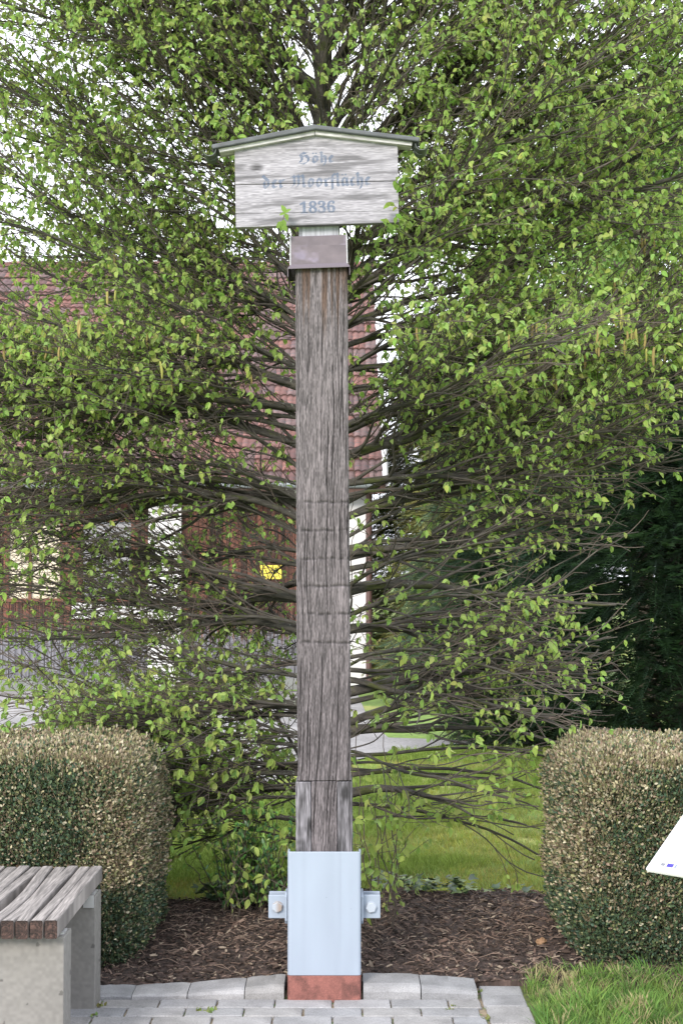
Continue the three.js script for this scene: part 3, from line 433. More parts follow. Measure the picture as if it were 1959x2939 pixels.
// ---------------------------------------------------------------- leaf shapes
function leafGeo(w, fold, droop, st = [[0.22, 0.72], [0.48, 1], [0.76, 0.66]]) {   // length 1 along +y, midrib folded, tip bent back
  const b = new Buf(), rows = [[0, 0], ...st, [1, 0]], mid = [], L = [], Rr = [];
  rows.forEach(([t, k]) => { const z = -droop * t * t; mid.push(b.vert(0, t, z, 0.5, t)); if (k > 0) { L.push(b.vert(-w * k / 2, t + 0.03, z + fold * k * w / 2, 0, t)); Rr.push(b.vert(w * k / 2, t + 0.03, z + fold * k * w / 2, 1, t)); } });
  const n = L.length; b.i.push(mid[0], mid[1], L[0], mid[0], Rr[0], mid[1]);
  for (let k = 0; k < n - 1; k++) b.i.push(mid[k + 1], L[k + 1], L[k], mid[k + 1], mid[k + 2], L[k + 1], mid[k + 1], Rr[k], Rr[k + 1], mid[k + 1], Rr[k + 1], mid[k + 2]);
  b.i.push(mid[n], mid[n + 1], L[n - 1], mid[n], Rr[n - 1], mid[n + 1]); return b.geo();
}
const basis = new THREE.Matrix4(), bx = V(), by = V(), bz = V();
function leafMatrix(pos, along, normal, size, out) { by.copy(along).normalize(); bz.copy(normal).addScaledVector(by, -normal.dot(by)); if (bz.lengthSq() < 1e-6) bz.set(0.3, 0.2, 0.9).addScaledVector(by, -by.z); bz.normalize(); bx.crossVectors(by, bz); out.makeBasis(bx.multiplyScalar(size), by.multiplyScalar(size), bz.multiplyScalar(size)).setPosition(pos); return out; }
function instanced(name, geo, mat, list, parent, label, category) {   // list: {m, c}
  const im = new THREE.InstancedMesh(geo, mat, list.length), c = new THREE.Color(); list.forEach((e, i) => { im.setMatrixAt(i, e.m); im.setColorAt(i, c.setRGB(e.c[0], e.c[1], e.c[2])); });
  im.name = name; im.castShadow = im.receiveShadow = true; parent.add(im); return stuff(im, label, category);
}
const leafMat = (tr = 0.35) => new THREE.MeshPhysicalMaterial({ color: 0xffffff, roughness: 0.95, transmission: tr, thickness: 0, side: THREE.DoubleSide, specularIntensity: 0.4 });

// ---------------------------------------------------------------- boxwood hedges
const HEDGES = [];
function hedge(name, label, x0, x1, y1, d0, d1, open, seed) {
  const g = thing(name, label, 'hedge', 'clipped boxwood hedges beside the mulch bed'), R = rng(seed), y0 = 0.0;
  HEDGES.push([x0, x1, y1, CZ - d1, CZ - d0]);
  const c = V((x0 + x1) / 2, (y0 + y1) / 2, CZ - (d0 + d1) / 2), hx = (x1 - x0) / 2, hy = (y1 - y0) / 2, hz = (d1 - d0) / 2, r = 0.17;
  const q = V(), dir = V(), p = V();
  const surf = (sx, sy, sz, grow, out, nrm) => {     // a point of the box, pulled on to the rounded, lumpy surface
    p.set(sx * hx, sy * hy, sz * hz); q.set(clamp(p.x, -hx + r, hx - r), clamp(p.y, -hy, hy - r), clamp(p.z, -hz + r, hz - r)); dir.copy(p).sub(q); if (dir.lengthSq() < 1e-9) dir.set(0, sy > 0 ? 1 : -1, 0); dir.normalize();
    const t = (p.y + hy) / (2 * hy), bulge = 0.03 * Math.sin(t * 2.6) - 0.05 * smooth(0.16, 0, t);
    const lump = (fbm((q.x + c.x) * 5 + q.z * 2, q.y * 5 + q.z * 5, 3, seed) - 0.5) * 0.09 + bulge;
    out.copy(q).addScaledVector(dir, r + lump + grow).add(c); nrm.copy(dir); return t;
  };
  { // stems rising from the ground and forking inside the hedge
    const sb = new Buf();
    for (let k = 0; k < 150; k++) { let a = V(lerp(x0 + 0.15, x1 - 0.15, R()), 0.0, lerp(CZ - d1 + 0.15, CZ - d0 - 0.15, R())); const pts = [a], rad = [0.008]; for (let i = 1; i <= 7; i++) { a = a.clone(); a.x += (R() - 0.5) * 0.07; a.z += (R() - 0.5) * 0.07; a.y += (y1 - 0.1) / 7; a.x = clamp(a.x, x0 + 0.08, x1 - 0.08); pts.push(a); rad.push(lerp(0.008, 0.002, i / 7)); for (let f = 0; f < 2; f++) { const e = a.clone(); e.x = clamp(e.x + (R() - 0.5) * 0.3, x0 + 0.04, x1 - 0.04); e.z = clamp(e.z + (R() - 0.5) * 0.3, CZ - d1 + 0.04, CZ - d0 - 0.04); e.y = Math.min(y1 - 0.06, e.y + R() * 0.12); tube(sb, [a, a.clone().lerp(e, 0.5).add(V(0, 0.01, 0)), e], [0.0035, 0.0025, 0.001], 3, 1, false); } } tube(sb, pts, rad, 5); }
    stuff(mesh('stems', sb.geo(true), std(RGB(0.2, 0.165, 0.12), 0.9), g));
  }
  const greens = [[0.05, 0.088, 0.042], [0.065, 0.108, 0.048], [0.046, 0.085, 0.055], [0.09, 0.125, 0.05], [0.038, 0.068, 0.04]], tans = [[0.32, 0.28, 0.16], [0.37, 0.33, 0.21], [0.23, 0.18, 0.12], [0.33, 0.275, 0.195], [0.20, 0.14, 0.10], [0.42, 0.39, 0.28], [0.25, 0.25, 0.12], [0.19, 0.2, 0.09]];
  const list = [], o = V(), n = V(), al = V(), nn = V();
  const A = [4 * hx * hy, 4 * hx * hz, 4 * hy * hz], tot = A[0] * 1.6 + A[1] * 1.2 + A[2] * 1.3, N = Math.round(tot * 44000);
  for (let k = 0; k < N; k++) {
    const f = R() * tot; let sx = R() * 2 - 1, sy = R() * 2 - 1, sz = R() * 2 - 1;
    if (f < A[0] * 1.6) sz = R() < 0.85 ? 1 : -1; else if (f < A[0] * 1.6 + A[1] * 1.2) sy = 1; else sx = R() < 0.85 ? open : -open;
    const t = surf(sx, sy, sz, R() < 0.3 ? -0.05 - 0.13 * R() : -0.05 + 0.06 * R() + 0.03 * R() * R() * R(), o, n); if (o.y < 0.012) continue;
    const xo = open > 0 ? (o.x - x0) / (x1 - x0) : (x1 - o.x) / (x1 - x0);     // 1 at the end beside the bed
    const cl = fbm(o.x * 7 + o.z * 4, o.y * 7 + o.z * 3, 3, seed + 5), cl2 = fbm(o.x * 16, o.y * 16 + o.z * 9, 2, seed + 9);
    let dead = 0.10 + 0.95 * (cl - 0.42) + 0.5 * (cl2 - 0.5) + 0.7 * smooth(0.45, 0.95, n.y) + 0.55 * smooth(0.72, 0.95, xo) * smooth(0.26, 0.42, t) - 0.3 * smooth(0.42, 0.15, t);
    const isDead = R() < clamp(dead, 0.16, 0.86), tone = isDead ? tans[Math.floor(R() * tans.length)] : greens[Math.floor(R() * greens.length)];
    const kk = 0.75 + R() * 0.5; al.set(R() - 0.5, R() * 0.9 - 0.1, R() - 0.5).addScaledVector(n, 0.55); nn.set(R() - 0.5, R() - 0.5, R() - 0.5).addScaledVector(n, 0.5).addScaledVector(al, 0);
    list.push({ m: leafMatrix(o, al, nn, lerp(0.008, 0.019, R()), new THREE.Matrix4()), c: [tone[0] * kk, tone[1] * kk, tone[2] * kk] });
  }
  instanced('leaves', leafGeo(0.55, 0.35, 0.08, [[0.35, 0.95], [0.7, 0.8]]), std(0xffffff, 0.7), list, g);
  const sticks = [], sb = new Buf(); tube(sb, [V(0, 0, 0), V(0.05, 0.5, 0.02), V(0, 1, 0)], [0.022, 0.018, 0.01], 3, 1, false);
  for (let k = 0; k < 3600; k++) {
    const top = R() < 0.3; const t = surf(R() < 0.4 && !top ? open : R() * 2 - 1, top ? 1 : R() * 1.7 - 0.8, R() < 0.75 ? 1 : R() * 2 - 1, -0.05 + 0.04 * R(), o, n); if (o.y < 0.03) continue; al.set((R() - 0.5) * 0.7, 1, (R() - 0.5) * 0.7).addScaledVector(n, 0.35);
    const kk = 0.6 + R() * 0.6; sticks.push({ m: leafMatrix(o, al, n, lerp(0.03, 0.075, R()), new THREE.Matrix4()), c: R() < 0.35 ? [0.2 * kk, 0.2 * kk, 0.09 * kk] : [0.34 * kk, 0.27 * kk, 0.17 * kk] });
  }
  instanced('dead_twigs', sb.geo(true), std(0xffffff, 0.9), sticks, g);
  return g;
}
hedge('boxwood_hedge', 'clipped boxwood hedge with tan dead leaves, behind the bench', -2.1, -0.775, 0.83, 5.50, 6.32, 1, 601);
hedge('boxwood_hedge_001', 'clipped boxwood hedge with brown patches, behind the white information panel', 0.895, 1.95, 0.815, 5.50, 6.35, -1, 611);
//@@NEXT
// ---------------------------------------------------------------- farmhouse
{
  const house = thing('farmhouse', 'brown boarded farmhouse with white pillars and a red tiled roof, behind the branches', 'building');
  const D = 20, Z = CZ - D, X = (px) => (px - PW / 2) / F * D, Y = (py) => onZ(PW / 2, py, Z).y, G = LAWN_Y;
  const white = std(RGB(0.68, 0.68, 0.69), 0.85, { map: tex(256, 512, (u, v, o) => { const k = 0.97 + (fbm(u * 4, v * 8, 4, 701) - 0.5) * 0.1; o[0] = k; o[1] = k; o[2] = k; }) });
  const dark = std(RGB(0.05, 0.035, 0.03), 0.9);
  mesh('wall', box(-10, 0.33, G - 0.1, 2.75, Z - 9.5, Z - 0.06), std(RGB(0.3, 0.27, 0.24), 0.9), house);
  mesh('plinth', box(-10, 0.332, G - 0.08, 0.12, Z - 0.058, Z + 0.0), std(RGB(0.36, 0.37, 0.38), 0.9, { map: concreteMap }), house);
  const pl = (a, b, y0, y1, z1, n = 'pillar') => mesh(n, box(X(a), X(b), y0, y1, Z - 0.055, Z + z1, 0.004), white, house);
  pl(428, 522, G, 2.66, 0.09); pl(962, 1051, G + 0.02, 2.66, 0.09); pl(-330, -240, G, 2.66, 0.09);
  // vertical boards, brown above and weathered grey at the foot
  const brown = [0, 1, 2, 3].map((s) => std(0xffffff, 0.85, { map: tex(64, 512, (u, v, o) => {
    const a = noise(u * 9, v * 8, 710 + s), b = noise(u * 22, v * 26, 720 + s), n = fbm(u * 2, v * 5, 3, 730 + s); let k = 0.27 + (a - 0.5) * 0.16 + (b - 0.5) * 0.12 + (n - 0.5) * 0.22 + [0, 0.05, -0.05, 0.09][s];
    const g = smooth(0.04, -0.05, v - 0.27 - 0.14 * (noise(u * 7, 2, 740 + s) - 0.5) - 0.1 * (fbm(u * 12, v * 20, 3, 745) - 0.5));
    o[0] = lerp(k * 1.12, 0.42 + (a - 0.5) * 0.2, g); o[1] = lerp(k * 0.73, 0.42 + (a - 0.5) * 0.2, g); o[2] = lerp(k * 0.60, 0.45 + (a - 0.5) * 0.2, g); }) }));
  const R = rng(751), boards = (xa, xb, y0, y1) => { let x = xa; while (x < xb - 0.03) { const w = Math.min(lerp(0.09, 0.14, R()), xb - x); const g = box(x + 0.003, x + w - 0.003, y0, y1, Z - 0.05, Z - 0.02 + R() * 0.012, 0.003), p = g.attributes.position, u = g.attributes.uv; for (let i = 0; i < p.count; i++) u.setXY(i, (p.getX(i) - x) / 0.14, (p.getY(i) - 0.12) / 2.55); mesh('wall_board', g, brown[Math.floor(R() * 4)], house); x += w; } };
  const wy0 = Y(1728), wy1 = Y(1487), yb = 0.12, yt = 2.66;
  boards(X(522), X(962), yb, yt); boards(X(385) + 0.01, X(428), yb, yt); boards(X(184), X(228), yb, yt); boards(X(228), X(385) + 0.01, yb, wy0 - 0.21); boards(X(228), X(385) + 0.01, wy1 + 0.005, yt); boards(X(-240), X(28), yb, yt); boards(X(28), X(184), yb, Y(1730)); boards(X(28), X(184), Y(1490), yt);
  // window with pale sill board; a second window with cream blind
  const frameM = std(RGB(0.13, 0.05, 0.03), 0.7), glass = new THREE.MeshPhysicalMaterial({ color: 0xffffff, roughness: 0.03, transmission: 1, thickness: 0, ior: 1.5 });
  const win = (xa, xb, y0, y1, blind, cross) => {
    const w = new THREE.Group(); w.name = 'window'; house.add(w); const t = 0.05;
    mesh('frame', box(xa, xa + t, y0, y1, Z - 0.05, Z + 0.01), frameM, w); mesh('frame', box(xb - t, xb, y0, y1, Z - 0.05, Z + 0.01), frameM, w); mesh('frame', box(xa + t, xb - t, y1 - t, y1, Z - 0.05, Z + 0.008), frameM, w); mesh('frame', box(xa + t, xb - t, y0, y0 + t, Z - 0.05, Z + 0.008), frameM, w);
    if (cross) mesh('mullion', box((xa + xb) / 2 - 0.02, (xa + xb) / 2 + 0.02, y0 + t, y1 - t, Z - 0.045, Z + 0.004), frameM, w);
    mesh('pane', box(xa + t, xb - t, y0 + t, y1 - t, Z - 0.028, Z - 0.024), glass, w); mesh('blind', box(xa + t, xb - t, y0 + t, y1 - t, Z - 0.049, Z - 0.044), blind, w);
  };
  win(X(228), X(385) + 0.01, wy0, wy1, std(RGB(0.22, 0.22, 0.225), 0.9), false);
  win(X(-10), X(184), Y(1728), Y(1492), std(RGB(0.62, 0.55, 0.40), 0.9), true);
  mesh('sill_board', box(X(210), X(421), Y(1775), Y(1730), Z - 0.02, Z + 0.05, 0.004), white, house);
  // yellow notice
  { const cv = document.createElement('canvas'); cv.width = 192; cv.height = 128; const c = cv.getContext('2d'); c.fillStyle = '#e3cf4e'; c.fillRect(0, 0, 192, 128); c.fillStyle = '#8a7c3a'; for (const [y, a, b] of [[26, 30, 160], [50, 20, 172], [74, 40, 150], [98, 24, 168]]) { let x = a; while (x < b) { const w = 8 + (x * 7 + y) % 17; c.fillRect(x, y, w, 6); x += w + 6; } }
    const t = new THREE.CanvasTexture(cv); t.colorSpace = THREE.SRGBColorSpace; const g = new THREE.BoxGeometry(X(808) - X(747), Y(1622) - Y(1662), 0.006); g.translate((X(808) + X(747)) / 2, (Y(1622) + Y(1662)) / 2, Z + 0.002); mesh('notice', g, std(0xffffff, 0.6, { map: t }), house); }
  // eaves: brown box, zinc gutter, downpipe
  mesh('eaves_board', box(-10, 0.5, 2.67, 2.84, Z - 0.05, Z + 0.32), std(RGB(0.26, 0.125, 0.065), 0.8, { map: tex(512, 64, (u, v, o) => { const k = 0.85 + (noise(u * 60, v * 7, 761) - 0.5) * 0.3; o[0] = o[1] = o[2] = k; }) }), house);
  { const b = new Buf(), sh = new THREE.Shape(); sh.absarc(0, 0, 0.07, Math.PI, Math.PI * 2, false); sh.lineTo(0.064, 0); sh.absarc(0, 0, 0.064, Math.PI * 2, Math.PI, true); const g = new THREE.ExtrudeGeometry(sh, { depth: 10.5, bevelEnabled: false, curveSegments: 10 }); g.rotateY(Math.PI / 2); g.translate(-10, 2.80, Z + 0.40); mesh('gutter', g, std(RGB(0.36, 0.40, 0.43), 0.5, { metalness: 0.3 }), house); }
  { const b = new Buf(), x = X(1058); tube(b, [V(x, G, Z + 0.10), V(x, 1.2, Z + 0.10), V(x, 2.5, Z + 0.10), V(x, 2.76, Z + 0.36)], [0.045, 0.045, 0.045, 0.045], 10); mesh('downpipe', b.geo(true), std(RGB(0.10, 0.055, 0.05), 0.5), house); }
  // roof: deck and pantiles
  const roof = new THREE.Group(); roof.name = 'roof'; house.add(roof);
  const eZ = Z + 0.40, eY = 2.80, rZ = CZ - 25.9, rY = 7.15, len = Math.hypot(eZ - rZ, rY - eY), ang = Math.atan2(rY - eY, eZ - rZ);
  { const s = new THREE.Shape([[eZ, eY - 0.02], [rZ, rY - 0.02], [2 * rZ - eZ, eY - 0.02], [2 * rZ - eZ, eY - 0.15], [rZ, rY - 0.16], [eZ, eY - 0.14]].map(([z, y]) => new THREE.Vector2(-z, y))); const g = new THREE.ExtrudeGeometry(s, { depth: 10.6, bevelEnabled: false }); g.rotateY(Math.PI / 2); g.translate(-10.0, 0, 0); mesh('roof_deck', g, std(RGB(0.1, 0.06, 0.05), 0.9), roof); }
  const tileGeo = (() => { const b = new Buf(), n = 12, w = 0.206, l = 0.38, pr = []; for (let i = 0; i <= n; i++) { const t = i / n, a = t * 2 % 1; pr.push([t * w, 0.022 * Math.pow(Math.sin(Math.PI * a), 0.8)]); } pr[n][1] = 0;
    const A = pr.map(([x, y]) => b.vert(x, y + 0.02, 0, x, 0)), B = pr.map(([x, y]) => b.vert(x, y, -l, x, 1)), C = pr.map(([x, y]) => b.vert(x, y + 0.02, 0, x, 0)), E = pr.map(([x, y]) => b.vert(x, y - 0.004, 0.001, x, 0));
    for (let i = 0; i < n; i++) { b.i.push(A[i], A[i + 1], B[i], A[i + 1], B[i + 1], B[i]); b.i.push(E[i], E[i + 1], C[i], E[i + 1], C[i + 1], C[i]); } return b.geo(); })();
  const tileTones = [[0.20, 0.095, 0.085], [0.17, 0.085, 0.08], [0.23, 0.11, 0.095], [0.15, 0.09, 0.09], [0.19, 0.12, 0.115], [0.24, 0.105, 0.085]];
  const tmap = tex(128, 128, (u, v, o) => { const n = fbm(u * 5, v * 5, 4, 771), l = smooth(0.55, 0.75, fbm(u * 9 + 2, v * 9, 3, 773)); const k = 0.85 + (n - 0.5) * 0.5; o[0] = lerp(k, 0.62, l * 0.7); o[1] = lerp(k, 0.85, l * 0.7); o[2] = lerp(k, 0.9, l * 0.7); });
  const tileMats = tileTones.map((c) => std(RGB(...c), 0.85, { map: tmap }));
  const gauge = 0.325, nC = Math.ceil(len / gauge), nX = 37, rest = [], R2 = rng(781); const place = new THREE.Object3D(); place.rotation.order = 'YXZ';
  for (let c = 0; c < nC; c++) for (let k = 0; k < nX; k++) {
    const s = c * gauge - 0.05, x = 0.58 - (k + 1) * 0.2; place.position.set(x + (R2() - 0.5) * 0.006, eY + s * Math.sin(ang) + 0.012, eZ - s * Math.cos(ang)); place.rotation.set(ang + (R2() - 0.5) * 0.02 - 0.02, 0, (R2() - 0.5) * 0.02); place.updateMatrix();
    if (c < 8) { const m = mesh('tile', tileGeo, tileMats[Math.floor(R2() * 6)], roof); m.position.copy(place.position); m.rotation.copy(place.rotation); }
    else { const g = tileGeo.clone().applyMatrix4(place.matrix), t = tileTones[Math.floor(R2() * 6)], col = new Float32Array(g.attributes.position.count * 3); for (let i = 0; i < col.length; i += 3) { col[i] = t[0]; col[i + 1] = t[1]; col[i + 2] = t[2]; } g.setAttribute('color', new THREE.BufferAttribute(col, 3)); rest.push(g); }
  }
  const rm = mesh('roof_tiles', mergeGeometries(rest), std(0xffffff, 0.85, { map: tmap, vertexColors: true }), roof); stuff(rm);
  { const b = new Buf(); for (let k = 0; k < 24; k++) { const x = 0.6 - k * 0.42; tube(b, [V(x, rY + 0.02, rZ), V(x - 0.4, rY + 0.0, rZ)], [0.11, 0.10], 10); } mesh('ridge_tiles', b.geo(true), tileMats[0], roof); }
  { const b = new Buf(); tube(b, [V(0.60, eY + 0.0, eZ), V(0.60, rY + 0.0, rZ)], [0.05, 0.05], 8); mesh('verge', b.geo(true), std(RGB(0.5, 0.5, 0.52), 0.6), roof); }
}
// ---------------------------------------------------------------- conifers and far trees
function sprayGeo(n, L, w, droop, seed) {      // a frond of narrow needles either side of a stalk, length 1
  const b = new Buf(), R = rng(seed);
  for (let k = 0; k < n; k++) for (const s of [-1, 1]) { const t = (k + 0.5 * (s > 0)) / n, y = t, z = -droop * t * t, l = L * (1 - 0.55 * t) * (0.8 + 0.4 * R()), a = 0.75 + 0.3 * R(), dz = (R() - 0.5) * 0.35 * l; const ex = s * Math.sin(a) * l, ey = Math.cos(a) * l; const i = b.vert(0, y - w, z), j = b.vert(0, y + w, z), m = b.vert(ex * 0.55, y + ey * 0.55 + w, z + dz * 0.5 + w * 0.6), e = b.vert(ex, y + ey, z + dz - 0.1 * l); b.i.push(i, m, j, i, e, m); }
  const i = b.vert(-w, 0, 0), j = b.vert(w, 0, 0), e = b.vert(0, 1, -droop); b.i.push(i, e, j); return b.geo();
}
const sprays = [sprayGeo(11, 0.42, 0.018, 0.25, 1), sprayGeo(13, 0.34, 0.016, 0.4, 2)];
function evergreen(name, label, x, d, h, rad, seed, tones, size, count, shape, group) {
  const g = thing(name, label, 'conifer', group), R = rng(seed), z = CZ - d, lists = [[], []], p = V(), al = V(), n = V();
  const trunkM = std(RGB(0.075, 0.055, 0.045), 0.9), b = new Buf(), pts = [], rr = []; for (let k = 0; k <= 8; k++) { pts.push(V(x + 0.04 * Math.sin(k + seed), LAWN_Y - 0.05 + k / 8 * h * 0.93, z)); rr.push(lerp(0.11, 0.015, k / 8)); } tube(b, pts, rr, 9); mesh('trunk', b.geo(true), trunkM, g);
  const bb = new Buf();
  for (let k = 0; k < count; k++) {
    const t = Math.pow(R(), 0.8), a = R() * Math.PI * 2, prof = shape === 'cone' ? Math.max(0.05, 1 - t) * (0.82 + 0.28 * Math.abs(Math.sin(t * h * 3.1))) : Math.pow(Math.sin(Math.PI * clamp(0.06 + t * 0.92)), 0.5) * (1 - 0.3 * t);
    const lump = 0.72 + 0.5 * fbm(a * 1.9 + seed, t * h * 1.6, 3, seed), rr = rad * prof * lump * (1 - 0.45 * R() * R()), y = LAWN_Y + 0.05 + t * h;
    p.set(x + Math.cos(a) * rr, y, z + Math.sin(a) * rr); al.set(Math.cos(a), shape === 'cone' ? -0.15 : 0.15 - 0.5 * R(), Math.sin(a)); al.x += (R() - 0.5) * 0.9; al.z += (R() - 0.5) * 0.9; al.y += (R() - 0.5) * 0.7; n.set((R() - 0.5) * 0.8, 0.9, (R() - 0.5) * 0.8);
    const c = tones[Math.floor(R() * tones.length)], kk = 0.75 + R() * 0.5; lists[k % 2].push({ m: leafMatrix(p, al, n, size * (0.6 + 0.8 * R()), new THREE.Matrix4()), c: [c[0] * kk, c[1] * kk, c[2] * kk] });
    if (k % 40 === 0) tube(bb, [V(x, y - rr * 0.2, z), V(lerp(x, p.x, 0.5), y - rr * 0.05, lerp(z, p.z, 0.5)), p.clone()], [0.02, 0.012, 0.004], 4);
  }
  mesh('limbs', bb.geo(true), trunkM, g); stuff(g.children[g.children.length - 1]);
  lists.forEach((l, i) => instanced('needles', sprays[i], std(0xffffff, 0.75), l, g));
}
const yewT = [[0.022, 0.055, 0.024], [0.03, 0.075, 0.03], [0.045, 0.10, 0.036], [0.018, 0.04, 0.022]], spruceT = [[0.085, 0.145, 0.075], [0.11, 0.16, 0.07], [0.2, 0.21, 0.07], [0.065, 0.12, 0.07]], oliveT = [[0.26, 0.26, 0.085], [0.2, 0.22, 0.07], [0.32, 0.29, 0.11], [0.13, 0.17, 0.06]], tealT = [[0.04, 0.085, 0.042], [0.055, 0.11, 0.05], [0.09, 0.135, 0.045], [0.033, 0.07, 0.038]];
evergreen('yew_tree', 'dense dark green yew standing behind the bare branch ends', 2.95, 12.2, 3.25, 1.5, 801, yewT, 0.24, 11000, 'round');
evergreen('yew_tree_001', 'tall dark yew behind the hedge by the information panel', 4.4, 12.8, 3.9, 1.7, 803, yewT, 0.25, 9000, 'round');
evergreen('yew_tree_002', 'lower teal green yew beside the concrete path end', 1.62, 13.6, 2.3, 0.75, 805, tealT, 0.22, 6000, 'round');
evergreen('spruce_tree', 'blue green spruce beside the farmhouse corner', 1.75, 17.6, 4.4, 1.15, 807, spruceT, 0.26, 6500, 'cone');
evergreen('spruce_tree_001', 'yellowish green conifer behind the blue green spruce', 2.2, 20.5, 6.2, 1.7, 809, oliveT, 0.32, 6500, 'cone');
evergreen('spruce_tree_002', 'low olive green conifer seen past the farmhouse corner', 1.35, 22.5, 5.6, 1.15, 811, [...oliveT, ...spruceT], 0.3, 4500, 'cone');

function clumpGeo(n, seed) { const R = rng(seed), gs = [], m = new THREE.Matrix4(), l = leafGeo(0.62, 0.25, 0.15); for (let k = 0; k < n; k++) { const g = l.clone(); leafMatrix(V(R() - 0.5, R() - 0.5, R() - 0.5).multiplyScalar(1.5), V(R() - 0.5, R() * 0.6 - 0.8, R() - 0.5), V(R() - 0.5, R(), R() - 0.5), 0.55 + 0.3 * R(), m); g.applyMatrix4(m); gs.push(g); } return mergeGeometries(gs); }
const clumps = [clumpGeo(7, 821), clumpGeo(8, 822)];
function broadleaf(name, label, x, d, h, rad, seed, tones, size, count, base) {
  const g = thing(name, label, 'tree', 'light green trees beyond the lawn'), R = rng(seed), z = CZ - d, b = new Buf(), M = std(RGB(0.09, 0.075, 0.06), 0.9), lists = [[], []];
  const pts = [], rr = []; for (let k = 0; k <= 10; k++) { pts.push(V(x + 0.12 * Math.sin(k * 0.9 + seed), LAWN_Y - 0.1 + k / 10 * h * 0.85, z + 0.1 * Math.cos(k + seed))); rr.push(lerp(0.2, 0.03, k / 10)); } tube(b, pts, rr, 10); mesh('trunk', b.geo(true), M, g);
  const lb = new Buf(), tips = [];
  for (let k = 0; k < 70; k++) { const t = lerp(base, 0.97, R()), a = R() * 6.283, s = rad * Math.sqrt(Math.max(0.05, Math.sin(Math.PI * clamp((t - base * 0.7) / (1 - base * 0.7))))) * (0.6 + 0.5 * R()), y0 = t * h * 0.8, q = V(x + Math.cos(a) * s, y0 + s * 0.45, z + Math.sin(a) * s), mid = V(lerp(x, q.x, 0.5), lerp(y0, q.y, 0.35), lerp(z, q.z, 0.5)); tube(lb, [V(x, y0, z), mid, q], [0.05, 0.03, 0.008], 5); tips.push([V(x, y0, z), mid, q]); }
  mesh('limbs', lb.geo(true), M, g); stuff(g.children[g.children.length - 1]);
  const p = V(), al = V(), n = V();
  for (let k = 0; k < count; k++) { const [a, m, q] = tips[Math.floor(R() * tips.length)], t = Math.sqrt(R()) * 1.08; p.lerpVectors(t < 0.5 ? a : m, t < 0.5 ? m : q, t < 0.5 ? t * 2 : t * 2 - 1); const sp = 0.16 * rad; p.x += (R() + R() - 1) * sp; p.y += (R() + R() - 1) * sp; p.z += (R() + R() - 1) * sp; al.set(R() - 0.5, R() - 0.5, R() - 0.5); n.set(R() - 0.5, R() - 0.5, R() - 0.5); const c = tones[Math.floor(R() * tones.length)], kk = 0.75 + 0.5 * R(); lists[k % 2].push({ m: leafMatrix(p, al, n, size * (0.6 + 0.8 * R()), new THREE.Matrix4()), c: [c[0] * kk, c[1] * kk, c[2] * kk] }); }
  lists.forEach((l, i) => instanced('leaves', clumps[i], leafMat(0.35), l, g));
}
const limeT = [[0.19, 0.33, 0.07], [0.15, 0.28, 0.06], [0.25, 0.38, 0.1], [0.12, 0.22, 0.05]];
broadleaf('broadleaf_tree', 'light green broadleaf tree rising behind the yews', 3.9, 18.5, 9.5, 2.9, 831, limeT, 0.075, 15000, 0.2);
broadleaf('broadleaf_tree_001', 'pale green broadleaf tree behind the yellowish conifer', 6.2, 22, 11, 3.4, 833, limeT, 0.085, 15000, 0.15);
